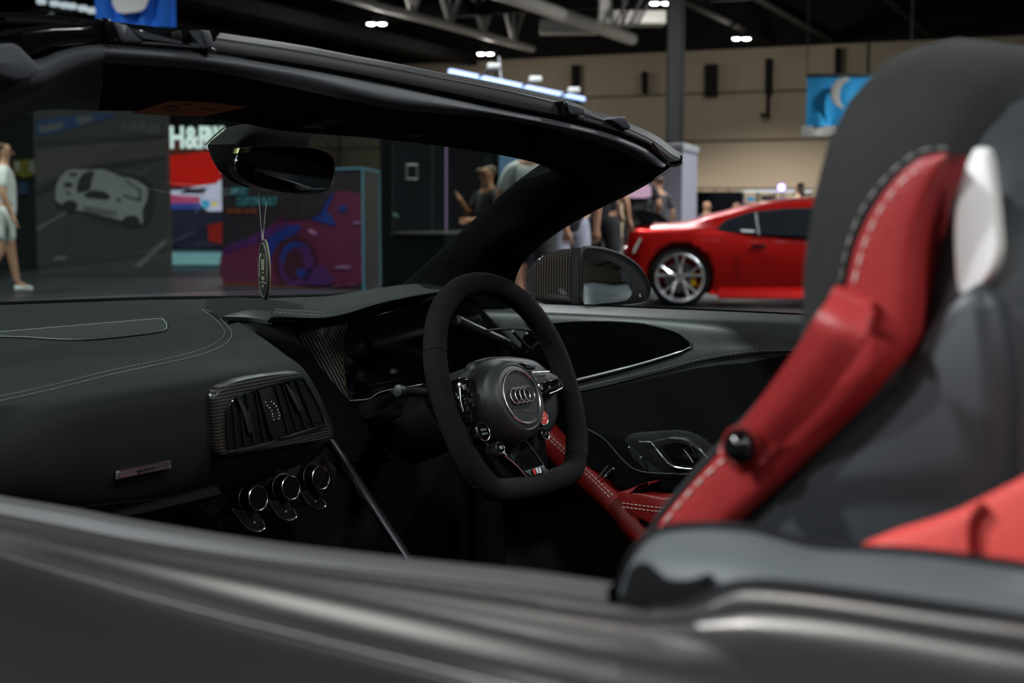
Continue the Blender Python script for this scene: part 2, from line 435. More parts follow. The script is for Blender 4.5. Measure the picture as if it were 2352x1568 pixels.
# white box ducts
d0 = PZ(1400, 60, 8.6)
ad = thing('air_duct', 'white square air duct frame hanging beside the grey column', 'duct', d0)
def dbox(name, x0, y0, x1, y1, d, th):
    p, q = PD(x0, y0, d), PD(x1, y1, d)
    c = (p + q) / 2; mk(name, box(c, ((q - p).dot(RT), th, abs(p.z - q.z)), (RT, FH, Z3), .04), 'steel_white', ad, smooth=False)
dbox('duct_run', 1240, 46, 1375, 78, 58, .8); dbox('duct_run', 1375, 28, 1527, 58, 50, 1.0); dbox('duct_riser', 1375, -60, 1405, 40, 50, 1.0)
for (x0, y0, x1, y1) in ((1409, 62, 1440, 0), (1432, 60, 1432, -10), (1440, 64, 1475, -5), (1462, 60, 1500, -10)):
    mk('hanger_rod', tube([PD(x0, y0, 49), PD(x1, y1, 49)], .05, 6), 'steel_grey', ad)
# column
cb = GD(1545, 30)
co = thing('steel_column', 'dark grey square steel column rising to the roof behind the white kiosk', 'column', cb)
mk('column_shaft', box(cb + Z3 * 6.5, (.28, .36, 13), (RT, FH, Z3), .02), 'steel_dark', co, smooth=False)
mk('column_flange', box(cb + Z3 * 6.5 + RT * .17, (.05, .42, 13), (RT, FH, Z3), .01), 'steel_dark', co, smooth=False)
mk('base_plate', box(cb + Z3 * .02, (.6, .6, .04), (RT, FH, Z3), .005), 'steel_grey', co, smooth=False)

# roof lamps --------------------------------------------------------------
def roof_lamp(p, label, group='twin roof lamps', power=1.0, tint=(1, .93, .84)):
    root = thing('roof_lamp', label, 'ceiling lamp', p, group)
    for s in (-1, 1):
        c = p + RT * .19 * s
        mk('lamp_housing', lathe(c, Z3, [(.06, .28), (.12, .26), (.17, .06), (.18, 0), (.15, .0), (.14, .03), (.01, .04)], 20), 'steel_dark', root)
        mk('lamp_lens', lathe(c, Z3, [(.005, -.035), (.09, -.025), (.14, 0), (.14, .02), (.005, .025)], 20), 'lamp_glow', root)
    mk('hanger', tube([p + Z3 * .2, p + Z3 * .9], .02, 6), 'steel_dark', root)
    for nm, ty, pw, sz in (('lamp_light', 'SPOT', LAMP_POWER * power, .35), ('lamp_spill', 'POINT', LAMP_POWER * power * SPILL, .2)):
        ld = bpy.data.lights.new(nm, ty); ld.shadow_soft_size = sz; ld.energy = pw; ld.color = tint
        if ty == 'SPOT': ld.spot_size = math.radians(142); ld.spot_blend = .75
        lo = bpy.data.objects.new(nm, ld); COL.objects.link(lo); lo.parent = root; lo.location = (0, 0, -.42 if ty == 'SPOT' else -.26)
    return root
roof_lamp(PZ(865, 55, 7.6), 'twin roof lamp glowing left of the white truss')
roof_lamp(PZ(1115, 124, 7.6), 'twin roof lamp glowing just above the blue light bar')
roof_lamp(PZ(1517, 8, 7.9), 'twin roof lamp cut by the top of the photo beside the grey column')
roof_lamp(PZ(1703, 89, 7.6), 'bright roof lamp hanging to the right of the grey column')
for i, (f, r_, pw) in enumerate(((1.0, -7, 1.5), (-4, -9, 1.5), (-4, 14, .8), (4, 18, .9), (-12, 9, .8), (-4, 3.5, .55), (9, 6, .8), (22, 8, 1), (16, -9, .9), (-9, -4, .6), (34, 13, 1), (15, -1, .8), (12, 9, 1.6), (26, 2, .9), (35, -5, 1), (-9, 9, .6), (3, 9, .5))):  # unseen lamps added to light the cabin, chrome and walls
    roof_lamp(FH * f + RT * r_ + Z3 * 8.0, 'unseen twin roof lamp added to light the cars', power=pw, tint=(.93, .98, 1))

# banners -------------------------------------------------------------------
M['banner_blue'] = mat('royal_blue_banner', (.02, .20, .85), .7, noise=.12, nscale=2)
M['banner_sky'] = mat('sky_blue_banner', (.03, .45, .95), .7, noise=.12, nscale=2)
def wavy(p0, p1, z0, z1, amp, n=24, m=10):
    rows = []
    for i in range(m + 1):
        z = z0 + (z1 - z0) * i / m
        rows.append([V((0, 0, 0)) + p0.lerp(p1, k / n) * 1 + FH * amp * math.sin(k * 1.1 + i * .15) * (i / m) + Z3 * (z - p0.z * 0) for k in range(n + 1)])
    vs = [V((p.x, p.y, z0 + (z1 - z0) * (q // (n + 1)) / m)) for q, p in enumerate([p for r in rows for p in r])]
    fs = [(i * (n + 1) + k, i * (n + 1) + k + 1, (i + 1) * (n + 1) + k + 1, (i + 1) * (n + 1) + k) for i in range(m) for k in range(n)]
    K = len(vs); vs2 = vs + [v + FH * .01 for v in vs]
    e = [k for k in range(n + 1)] + [i * (n + 1) + n for i in range(1, m + 1)] + [m * (n + 1) + k for k in range(n - 1, -1, -1)] + [i * (n + 1) for i in range(m - 1, 0, -1)]
    return vs2, fs + [tuple(q + K for q in f) for f in fs] + [(e[q], e[(q + 1) % len(e)], e[(q + 1) % len(e)] + K, e[q] + K) for q in range(len(e))]
def flat(outline_px, d, material, name, parent, th=.02, off=.0, label=None):
    pts = [PD(x, y, d - off) for x, y in outline_px]
    return mk(name, prism(pts, FH * th, 0), material, parent, smooth=False, label=label)
p0, p1 = PD(216, 0, 22), PD(402, 0, 22)
zt, zb = PD(300, -200, 22).z, PD(300, 62, 22).z
bn = thing('hanging_banner', 'royal blue hanging banner with a white rounded shape, behind the near windscreen corner', 'banner', V((p0.x, p0.y, zb)))
mk('banner_cloth', wavy(p0, p1, zt, zb, .06), 'banner_blue', bn)
mk('banner_print', prism([PD(x, y, 21.85) for x, y in ((255, -60), (258, 10), (268, 27), (285, 31), (322, 26), (333, 18), (345, -10), (350, -60))], FH * .02), 'plate_white', bn)
mk('banner_pole', tube([V((p0.x, p0.y, zt)) - RT * .2, V((p1.x, p1.y, zt)) + RT * .2], .04), 'steel_grey', bn)
p0, p1 = PD(1853, 240, 38), PD(2090, 236, 38)
zt, zb = PD(1853, 173, 38).z, PD(1853, 312, 38).z
bn = thing('hanging_banner', 'sky blue hanging banner with a pale curved laurel, beside the round black headrest', 'banner', V((p0.x, p0.y, zb)))
mk('banner_cloth', wavy(p0, p1, zt, PD(1853, 290, 38).z, .08), 'banner_sky', bn)
mk('banner_hem', wavy(p0 - RT * .12, p1, PD(1853, 289, 38).z, zb, .08), 'plate_rim', bn, label='pale strip along the bottom of the banner')
arc = [PD(1948 + 30 * math.cos(t) * 1.0, 216 - 34 * math.sin(t), 37.7) for t in [math.radians(85 + i * 14) for i in range(13)]]
mk('laurel_print', tube(arc, [.03, .07, .11, .13, .12, .08, .03], 8, flat=(FH, .15)), 'plate_rim', bn)
mk('banner_pole', tube([V((p0.x, p0.y, zt)), V((p1.x, p1.y, zt))], .05), 'steel_grey', bn)
for q in (p0, p1): mk('hanging_line', tube([V((q.x, q.y, zt)), V((q.x, q.y, 14))], .015, 5), 'steel_grey', bn)

# lit rig far left
rg = thing('light_rig', 'silver lighting rig hung left of the royal blue banner', 'lighting rig', PD(150, 20, 36))
mk('rig_bar', tube([PD(-120, 40, 36), PD(215, 25, 36)], .13, 8), 'steel_dark', rg)
for i, (x, y) in enumerate(((95, 3), (125, 8), (148, 12), (165, 14), (190, 19), (210, 24))):
    mk('rig_lamp', box(PD(x, y, 35.8), (.20, .2, .13), (RT, FH, Z3), .03), emi('rig_lamp_face', (.7, .85, .9), .6) if i == 0 else bpy.data.materials['rig_lamp_face'], rg)
mk('rig_stay', tube([PD(122, 30, 35.9), PD(108, 45, 35.9)], .06, 6), 'steel_white', rg)

# ---------------------------------------------------------------- stands seen through the windscreen
def fbox(name, x0, x1, ytop, d, th, material, label, cat, zb=0, bev=.01):
    p, q = PD(x0, 490, d), PD(x1, 490, d); zt = PD((x0 + x1) / 2, ytop, d).z
    c = (p + q) / 2 + FH * th / 2; c.z = (zt + zb) / 2
    o = mk(name, box(c, ((q - p).dot(RT), th, zt - zb), (RT, FH, Z3), bev), material, smooth=False)
    return tag(o, label, cat) if label else o
fbox('market_stall', -160, 88, 262, 27, 3, mat('dark_green_stall', (.008, .012, .011), .8), 'dark stall block at the far left behind the walking person', 'stall')
yw = thing('stall_sign', 'small yellow and cream sign on the dark stall at the far left', 'sign', PD(55, 385, 26.8))
flat(((30, 368), (78, 366), (78, 402), (52, 408), (30, 398)), 26.9, mat('yellow_sign', (.42, .36, .02), .6), 'sign_board', yw)
flat(((34, 372), (44, 372), (44, 392), (34, 392)), 26.86, 'plate_white', 'sign_patch', yw); flat(((66, 372), (78, 370), (78, 396), (68, 396)), 26.86, 'plate_rim', 'sign_patch', yw)
gb = thing('display_box', 'small blue box on the floor shelf behind the walking person', 'box', PD(52, 440, 26.6))
flat(((42, 420), (60, 418), (60, 445), (42, 447)), 26.9, mat('blue_box', (.03, .10, .22), .6), 'box_body', gb, .1)

# white race car poster
dp = 24.0
M['asphalt_print'] = mat('asphalt_print', (.040, .041, .040), .45, noise=.35, nscale=1.6)
M['asphalt_dark'] = mat('asphalt_dark_print', (.016, .017, .018), .45)
M['asphalt_tan'] = mat('asphalt_tan_print', (.065, .058, .052), .45, noise=.2, nscale=1)
M['print_white'] = mat('faded_white_print', (.27, .29, .28), .5, noise=.15, nscale=2)
M['print_grey'] = mat('faded_grey_print', (.12, .13, .135), .5)
M['print_black'] = mat('faded_black_print', (.008, .009, .011), .5)
M['reflection_blue'] = mat('painted_reflection_blue', (.010, .045, .17), .5)  # colour of the banner reflection painted on the poster board
b0, b1 = GD(82, dp), GD(384, dp)
ptr = thing('poster_wall', 'tall grey display wall printed with a white race car on asphalt', 'poster', (b0 + b1) / 2)
pz = PD(200, 230, dp).z
mk('panel_board', box((b0 + b1) / 2 + Z3 * pz / 2 + FH * .15, ((b1 - b0).length, .3, pz), (RT, FH, Z3), .01), 'asphalt_print', ptr, smooth=False)
def zp(pts, s=3.336, ox=0, oy=230): return [(ox + x / s, oy + y / s) for x, y in pts]
def art(name, pts, material, off, parent=ptr, d=dp, z=zp): return flat(z(pts), d, material, name, parent, .008, off)
def ell(cx, cy, rx, ry, n=20, rot=0): return [(cx + rx * math.cos(2 * PI * k / n) * math.cos(rot) - ry * math.sin(2 * PI * k / n) * math.sin(rot), cy + rx * math.cos(2 * PI * k / n) * math.sin(rot) + ry * math.sin(2 * PI * k / n) * math.cos(rot)) for k in range(n)]
def smooth2(pts, n=5): return [(p.x, p.y) for p in cr([V((x, y, 0)) for x, y in pts], n, True)]
art('printed_or_reflected_band', [(275, 380), (600, 350), (1270, 290), (1270, 420), (700, 500), (278, 640)], 'asphalt_tan', .012)
art('printed_or_reflected_band', [(276, 300), (700, 270), (1265, 255), (1265, 290), (700, 330), (276, 350)], 'asphalt_dark', .012)
art('printed_or_reflected_band', [(278, 690), (500, 560), (900, 470), (1270, 420), (1270, 450), (900, 520), (500, 640), (280, 730)], 'asphalt_dark', .012)
art('printed_or_reflected_band', [(276, 150), (560, 118), (880, 92), (880, 125), (560, 215), (300, 280), (276, 270)], 'reflection_blue', .02)  # windscreen reflection of a blue banner, painted onto the board
art('printed_or_reflected_band', [(290, 200), (480, 165), (490, 215), (310, 255)], 'print_grey', .024)
art('printed_or_reflected_band', [(580, 130), (700, 118), (720, 160), (600, 190)], 'print_grey', .024)
art('printed_line', [(276, 980), (510, 848), (520, 866), (290, 1002)], 'print_grey', .014)
art('printed_line', [(1025, 1268), (1275, 1050), (1275, 1100), (1075, 1290)], 'print_grey', .014)
art('printed_line', [(400, 1232), (428, 1192), (512, 1190), (500, 1225)], 'print_grey', .014)
art('printed_line', [(1010, 590), (1150, 520), (1155, 528), (1020, 600)], 'print_grey', .014)
art('printed_shadow', smooth2([(420, 700), (600, 520), (950, 560), (1150, 620), (1180, 800), (1110, 960), (900, 960), (620, 870), (450, 830)]), 'asphalt_dark', .014)
art('printed_car', smooth2([(425, 720), (440, 630), (490, 560), (560, 530), (700, 535), (770, 528), (850, 550), (940, 590), (1010, 600), (1090, 640), (1130, 685), (1125, 760), (1090, 850), (1095, 930), (1060, 945), (930, 920), (820, 890), (640, 850), (560, 840), (480, 800), (430, 770)]), 'print_white', .02)
art('printed_windscreen', smooth2([(588, 690), (600, 620), (640, 560), (712, 545), (718, 570), (700, 620), (690, 680), (612, 710)]), 'print_black', .026)
art('printed_side_glass', smooth2([(650, 722), (700, 690), (780, 697), (832, 722), (830, 760), (740, 755), (660, 745)]), 'print_black', .026)
art('printed_wing', [(955, 612), (1078, 678), (1080, 778), (940, 735), (945, 722), (1065, 758), (1064, 688), (960, 628)], 'print_black', .026)
for q in ([(492, 630), (552, 630), (552, 666), (492, 666)], [(496, 695), (545, 715), (535, 728), (500, 708)], [(530, 558), (594, 558), (584, 582), (532, 580)], [(890, 755), (925, 752), (925, 772), (892, 772)]):
    art('printed_vent', q, 'print_black', .026)
art('printed_wheel', ell(535, 812, 58, 48), 'print_black', .026); art('printed_wheel', ell(1005, 930, 68, 48), 'print_black', .026)
art('printed_wheel', ell(450, 790, 26, 40), 'print_black', .016)
art('printed_skirt', [(630, 805), (900, 850), (890, 890), (640, 850)], 'print_grey', .026)
o_ = PD(*zp([(1030, 210)])[0], dp - .02); mk('printed_lettering', text('H&R', o_, RT, Z3, .22, .004, bold=.02), 'print_grey', ptr, smooth=False)
for i in range(3):
    x = 1140 + i * 30; art('printed_stripe', [(x, 185), (x + 20, 185), (x + 20, 262), (x, 256)], 'print_grey', .02)

# LED screen
dl = 28.0
led = thing('led_screen', 'bright LED screen showing H&R lettering above a red sky and race cars', 'screen', (GD(380, dl) + GD(668, dl)) / 2)
def lflat(name, pts, col, s, off, z=zp, noise=0): return flat(z(pts), dl, emi(name + '_glow', col, s, noise), name, led, .01, off)
cs = (GD(380, dl) + GD(668, dl)) / 2; zt = PD(500, 235, dl).z
mk('screen_cabinet', box(cs + Z3 * zt / 2 + FH * .2, ((GD(668, dl) - GD(380, dl)).length, .38, zt), (RT, FH, Z3), .01), 'booth_black', led, smooth=False)
lflat('screen_sky', [(1275, 370), (2230, 370), (2230, 660), (1275, 660)], (.50, .006, .002), 1.0, .03, noise=.25)
lflat('screen_sky_top', [(1275, 290), (2230, 300), (2230, 380), (1500, 400), (1275, 430)], (.07, .012, .006), 1.0, .04, noise=.5)
lflat('screen_track', [(1275, 655), (2230, 655), (2230, 1130), (1275, 1130)], (.012, .012, .03), 1.0, .03, noise=.3)
lflat('screen_car_white', [(1275, 690), (1390, 690), (1500, 660), (1650, 640), (1700, 600), (1700, 850), (1590, 850), (1540, 800), (1275, 740)], (.55, .55, .75), 1.0, .05, noise=.4)
lflat('screen_car_pink', [(1275, 720), (1530, 740), (1530, 790), (1275, 790)], (.45, .06, .16), 1.0, .06, noise=.4)
lflat('screen_car_blue', [(1275, 785), (1535, 785), (1535, 835), (1275, 835)], (.03, .05, .28), 1.0, .06)
lflat('screen_car_glass', [(1370, 715), (1430, 678), (1590, 670), (1560, 715)], (.012, .01, .015), 1.0, .065)
lflat('screen_sticker', [(1545, 760), (1605, 770), (1600, 830), (1550, 825)], (.04, .35, .6), 1.0, .07)
lflat('screen_sticker', [(1625, 780), (1660, 780), (1660, 815), (1625, 812)], (.7, .6, .05), 1.0, .07)
lflat('screen_glow_red', [(1590, 960), (1700, 930), (1700, 1100), (1600, 1080)], (.20, .008, .005), 1.0, .06, noise=.5)
lflat('screen_top_pink', [(2080, 180), (2230, 180), (2230, 290), (2080, 290)], (.55, .02, .10), 1.0, .07, noise=.3)
lflat('screen_top_blue', [(2060, 320), (2230, 320), (2230, 365), (2060, 365)], (.05, .03, .25), 1.0, .07)
lflat('base_light_strip', [(1285, 1152), (1700, 1152), (1700, 1262), (1285, 1262)], (.16, .34, .38), 1.0, .06, noise=.15)
lflat('base_light_edge', [(1285, 1150), (1700, 1150), (1700, 1168), (1285, 1168)], (.05, .10, .12), 1.0, .08)
o_ = PD(437, 318, dl - .1)
mk('screen_lettering', text('H&R', o_, RT, Z3, .58, .02, stretch=.72, bold=.03), emi('lettering_glow', (.75, .9, .9), 1.3), led, smooth=False)
for i in range(3):
    x = 1575 + i * 52; lflat('lettering_stripe', [(x, 200), (x + 34, 200), (x + 70, 290), (x + 30, 372), (x - 8, 360), (x + 26, 290)], (.75, .9, .9), 1.2, .1)

# purple car poster (a box turned so that its right side shows)
q0, q1, q2 = GD(510, 21.0), GD(836, 19.2), GD(872, 21.0)
pb = thing('poster_wall', 'dark display wall printed with a pink and blue sports car, cyan lit edges', 'poster', (q0 + q1) / 2)
ux = (q1 - q0).normalized(); un = V((ux.y, -ux.x, 0));  un = un if un.dot(FH) < 0 else -un
zt = PP(836, 388, q1, un).z
q3 = q2 + (q0 - q1)
M['poster_dark'] = mat('poster_dark_print', (.016, .010, .016), .5, noise=.3, nscale=1.5)
mk('panel_board', prism([q0, q1, q2, q3], Z3 * zt, 0), 'poster_dark', pb, smooth=False)
def zq(pts): return [(450 + x / 3.485, 250 + y / 3.485) for x, y in pts]
def artq(name, pts, material, off):
    P = [PP(x, y, q0 + un * off, un) for x, y in zq(pts)]
    return mk(name, prism(P, -un * .006, 0), material, pb, smooth=False)
M['p_mag'] = mat('magenta_print', (.095, .010, .040), .45, noise=.45, nscale=1.2)
M['p_mag_d'] = mat('dark_magenta_print', (.045, .006, .018), .45, noise=.4, nscale=2)
M['p_blue'] = mat('blue_print', (.010, .025, .17), .45, noise=.35, nscale=2)
M['p_purple'] = mat('purple_print', (.055, .012, .09), .45, noise=.4, nscale=2)
M['p_cyan'] = mat('cyan_print', (.04, .20, .24), .5); M['p_orange'] = mat('orange_print', (.13, .025, .01), .5); M['p_lilac'] = mat('lilac_print', (.30, .14, .30), .5)
artq('printed_body', smooth2([(215, 1130), (400, 1040), (620, 920), (760, 790), (880, 860), (1000, 850), (1100, 680), (1200, 662), (1325, 710), (1325, 1050), (1325, 1395), (900, 1405), (600, 1400), (230, 1392)], 4), 'p_mag', .014)
artq('printed_sheen', smooth2([(215, 1120), (420, 1030), (640, 930), (760, 900), (640, 1010), (400, 1100), (230, 1160)]), 'p_purple', .020)
artq('printed_bonnet', smooth2([(640, 900), (760, 780), (900, 735), (960, 770), (900, 850), (780, 880)]), 'p_mag_d', .020)
artq('printed_glass', smooth2([(700, 870), (800, 760), (1040, 690), (1010, 800), (940, 870), (820, 880)]), 'poster_dark', .024)
artq('printed_pillar', [(985, 870), (1075, 690), (1105, 672), (1040, 830)], 'p_blue', .028)
artq('printed_mirror', smooth2([(930, 880), (1050, 832), (1090, 870), (1112, 935), (1010, 905)]), 'p_blue', .028)
artq('printed_fender', smooth2([(560, 1060), (690, 960), (830, 925), (800, 1000), (680, 1060), (610, 1160), (590, 1230)]), 'p_blue', .024)
artq('printed_arch', ell(800, 1230, 175, 215, 28), 'p_mag_d', .024)
artq('printed_tyre', ell(800, 1240, 140, 180, 28), 'p_purple', .030)
artq('printed_tyre_shine', smooth2([(680, 1180), (720, 1090), (800, 1060), (880, 1100), (800, 1100), (730, 1160), (710, 1260)]), 'p_blue', .033)
artq('printed_rim', ell(785, 1245, 80, 120, 24), 'p_mag_d', .034)
artq('printed_rim_glow', ell(840, 1310, 40, 34, 20), 'p_blue', .038)
artq('printed_sill', smooth2([(860, 1290), (1020, 1260), (1100, 1390), (900, 1405)]), 'p_purple', .030)
artq('printed_blob', ell(1172, 795, 34, 30), 'p_blue', .028)
artq('printed_highlight', ell(930, 985, 40, 13, 16, .5), 'p_lilac', .03); artq('printed_highlight', ell(1180, 1266, 70, 9), 'p_lilac', .03); artq('printed_highlight', ell(1290, 910, 38, 7), 'p_lilac', .03)
artq('printed_kerb', [(212, 1378), (1050, 1440), (1050, 1452), (212, 1410)], 'p_orange', .034)
for s_, x, y, sz in (('IMPORT', 350, 662, .150), ('CUSTOM BUILT', 486, 742, .150)):
    o_ = PP(*zq([(x, y)])[0], q0 + un * .022, un)
    wd = (480 if 'C' in s_ else 210) / 3.485 / F * 20.5
    g = text(s_, o_, ux, Z3, .155, .004, bold=.02); 
    w0 = max((v - o_).dot(ux) for v in g[0]) * 2; sc = wd / w0
    g = ([o_ + ux * (v - o_).dot(ux) * sc + Z3 * (v - o_).dot(Z3) * 1.05 + un * (v - o_).dot(un) for v in g[0]], g[1])
    mk('printed_lettering', g, 'p_cyan', pb, smooth=False)
for x0, x1 in ((245, 300), (310, 370), (385, 430), (440, 490)):
    artq('printed_mark', [(x0, 795), (x1, 795), (x1, 838), (x0, 838)], 'p_orange', .02)
zc = zt + .01
mk('edge_light', tube([q1 + un * .02, q1 + un * .02 + Z3 * zc], .013, 8), 'neon_cyan', pb)
mk('edge_light', tube([q2 - RT * .0, q2 + Z3 * zc], .010, 8), 'neon_cyan', pb)
mk('edge_light', tube([q0 + Z3 * zc + un * .02, q1 + Z3 * zc + un * .02, q2 + Z3 * zc], .013, 8), 'neon_cyan', pb)

# black booth, running back along the hall
s0 = PD(903, 490, 15.0); s0.z = 0
zt = 2.575
e1 = s0 + A * 5.5
bo = thing('exhibition_booth', 'long black exhibition booth with a blue light bar along its top', 'booth', (s0 + e1) / 2)
back = B * 1 if B.dot(FH) > 0 else -B
mk('booth_wall', prism([s0, e1, e1 + back * .15, s0 + back * .15], Z3 * zt, 0), 'booth_black', bo, smooth=False)
sn = -back
mk('counter_front', box((s0 + s0 + A * 3.2) / 2 + sn * .3 + Z3 * .41, (3.2, .6, .82), (A, B, Z3), .01), 'booth_black', bo, smooth=False)
mk('counter_top', box((s0 + s0 + A * 3.2) / 2 + sn * .3 + Z3 * .83, (3.24, .64, .03), (A, B, Z3), .008), mat('counter_edge', (.035, .035, .03), .5), bo, smooth=False)
def bp(px, py, off=.01): return PP(px, py, s0 + sn * off, sn)
for (x, y0, y1, m_, r) in ((1025, 300, 540, 'neon_pink', .010), (993, 320, 540, 'steel_grey', .005), (902, 330, 540, 'steel_grey', .004)):
    mk('wall_seam', tube([bp(x, y0), bp(x, y1)], r, 6), m_, bo)
fr_ = [bp(933, 379), bp(957, 379), bp(957, 411), bp(933, 411)]
mk('wall_frame', tube([fr_[0], fr_[1], fr_[2], fr_[3]], .016, 6, closed=True), 'print_white', bo, label='small pale square frame')
mk('small_lamp', lathe(bp(905, 497), sn, [(.0, .05), (.03, .04), (.035, 0)], 12), mat('green_glass_lamp', (.05, .10, .08), .3), bo)
mk('wall_screen', prism([bp(1147, 350, .03), bp(1205, 362, .03), bp(1205, 414, .03), bp(1147, 408, .03)], -sn * .02, 0), emi('wall_screen_glow', (.06, .13, .22), 1, .5, 1.5), bo, smooth=False, label='blue picture screen')
mk('corner_post', box(bp(1140, 400, .02) * 1, (.06, .06, 1.6), (A, B, Z3), .01), 'gloss_black', bo, smooth=False)
l0 = s0 + sn * .06 + Z3 * (zt + .05) + A * 1.25; l1 = e1 + sn * .06 + Z3 * (zt + .05)
M['bluebar'] = emi('blue_white_light_bar', (.45, .60, 1.0), 2.2)
mk('light_bar', box(l0.lerp(l1, .5), ((l1 - l0).length, .06, .055), (A, B, Z3), .02), 'bluebar', bo, smooth=False)
mk('light_bar_rim', box(l0.lerp(l1, .5) - Z3 * .045, ((l1 - l0).length, .08, .035), (A, B, Z3), .02), mat('cyan_rim', (.03, .18, .28), .4), bo, smooth=False)
for (xa, ya, xb, yb) in ((1095, 180, 1135, 153), (1195, 200, 1230, 182), (1285, 220, 1318, 207)):
    a_ = PP(xa, ya, s0 + sn * .06, sn); b_ = PP(xb, yb, s0 + sn * .3, sn)
    ar = mk('arm_lamp', tube([a_, b_], .018, 6), 'steel_grey', bo)
    mk('arm_lamp_head', box(b_, (.16, .12, .07), (RT, FH, Z3), .02), 'steel_white', ar)
mk('stand_pole', tube([PP(1152, 195, s0, sn), PP(1146, 130, s0, sn)], .012, 6), 'steel_white', bo)

# white kiosk tower, low dark wall, shelves, purple lamp
kq = [GD(1470, 25.0), GD(1566, 23.4), GD(1600, 24.9)]; kq.append(kq[2] + kq[0] - kq[1])
zt = PP(1566, 345, kq[1], -FH).z
ki = thing('kiosk_tower', 'square white kiosk tower with a wider cap, behind the red car', 'kiosk', (kq[0] + kq[2]) / 2)
mk('kiosk_body', prism(kq, Z3 * zt, 0), mat('kiosk_white', (.42, .40, .48), .6), ki, smooth=False)
cc = sum(kq, V()) / 4
mk('kiosk_cap', prism([cc + (q - cc) * 1.06 + Z3 * zt for q in kq], Z3 * .12, .02), mat('kiosk_cap_grey', (.42, .42, .44), .6), ki, smooth=False)
fbox('low_partition', 1597, 1706, 440, 32, .2, 'booth_black', 'low black partition wall right of the white kiosk', 'partition')
shf = thing('display_shelf', 'white topped display shelf behind the roof of the red car', 'shelf', GD(1780, 30))
for x0, x1, y0, y1, mm, nm in ((1706, 1862, 437, 442, 'steel_white', 'shelf_rail'), (1706, 1862, 466, 472, 'steel_grey', 'shelf_board')):
    a_, b_ = PD(x0, y0, 30), PD(x1, y1, 30); mk(nm, box((a_ + b_) / 2, ((b_ - a_).dot(RT), .4, abs(a_.z - b_.z)), (RT, FH, Z3), .005), mm, shf, smooth=False)
for x in (1708, 1742, 1780, 1824, 1860):
    a_ = PD(x, 437, 30); mk('shelf_post', tube([V((a_.x, a_.y, 0)), a_], .02, 6), 'steel_grey', shf)
for (x, w_, y0, mm, lb) in ((1724, 16, 452, 'banner_sky', 'small bright blue box on the shelf, the left one'), (1802, 34, 455, 'banner_sky', 'wide blue box under the purple lamp on the shelf'), (1762, 26, 448, 'cloth_grey', 'grey bundle between the two blue boxes on the shelf'), (1842, 24, 446, 'print_grey', 'pale grey box at the right end of the shelf')):
    a_ = PD(x, y0, 30); zb_ = PD(x, 466, 30).z
    tag(mk('display_box', box(V((a_.x, a_.y, (a_.z + zb_) / 2 + .02)), (w_ / F * 30, .2, a_.z - zb_ - .05), (RT, FH, Z3), .01), mm, smooth=False), lb, 'box')
c_ = PD(1795, 430, 29.6)
pl = thing('purple_lamp', 'round glowing purple lamp on a thin stand above the shelf', 'lamp', V((c_.x, c_.y, PD(1795, 466, 29.6).z)))
mk('lamp_bulb', lathe(c_ - Z3 * .07, Z3, [(.001, 0), (.05, .02), (.075, .07), (.05, .12), (.001, .14)], 16), emi('purple_glow', (.40, .28, 1.0), 7), pl)
mk('lamp_stem', tube([c_ - Z3 * .07, V((c_.x, c_.y, PD(1795, 466, 29.6).z))], .012, 6), 'steel_dark', pl)
ra = thing('guard_rail', 'thin metal guard rail in front of the beige wall', 'railing', GD(1720, 36))
mk('rail', tube([PD(1600, 432, 36), PD(1870, 434, 36)], .02, 6), 'steel_grey', ra)
for x in range(1610, 1870, 32): mk('rail_post', tube([PD(x, 432, 36), GD(x, 36)], .015, 6), 'steel_grey', ra)
wb = [GD(1254, 21.5), GD(1350, 21.5)]; zt = PD(1300, 515, 19).z
tag(mk('display_case', box((wb[0] + wb[1]) / 2 + Z3 * zt / 2 + FH * .2, ((wb[1] - wb[0]).length, .4, zt), (RT, FH, Z3), .01), mat('purple_case', (.12, .03, .13), .5, noise=.6, nscale=3), smooth=False), 'low purple display case behind the person in pale jeans', 'display case')
# ================================================================ PEOPLE
def skin(nodes, edges, sub=2):
    """nodes: list of ((x,y,z), r) -> geometry grown by a Skin modifier, root at node 0"""
    me = bpy.data.meshes.new('s'); me.from_pydata([n[0] for n in nodes], edges, [])
    ob = bpy.data.objects.new('s', me); COL.objects.link(ob)
    ob.modifiers.new('k', 'SKIN'); sv = me.skin_vertices[0].data
    for i, n in enumerate(nodes):
        r = n[1] if isinstance(n[1], tuple) else (n[1], n[1]); sv[i].radius = r; sv[i].use_root = (i == 0)
    ob.modifiers['k'].use_smooth_shade = True
    s = ob.modifiers.new('u', 'SUBSURF'); s.levels = sub; s.render_levels = sub
    bpy.context.view_layer.update()
    e = ob.evaluated_get(bpy.context.evaluated_depsgraph_get()).to_mesh()
    g = ([v.co.copy() for v in e.vertices], [tuple(p.vertices) for p in e.polygons])
    bpy.data.objects.remove(ob); return g
def xf(g, base, ang, s):
    c, n = math.cos(ang), math.sin(ang)
    return [V((base.x + (v[0] * c - v[1] * n) * s, base.y + (v[0] * n + v[1] * c) * s, base.z + v[2] * s)) for v in g[0]], g[1]
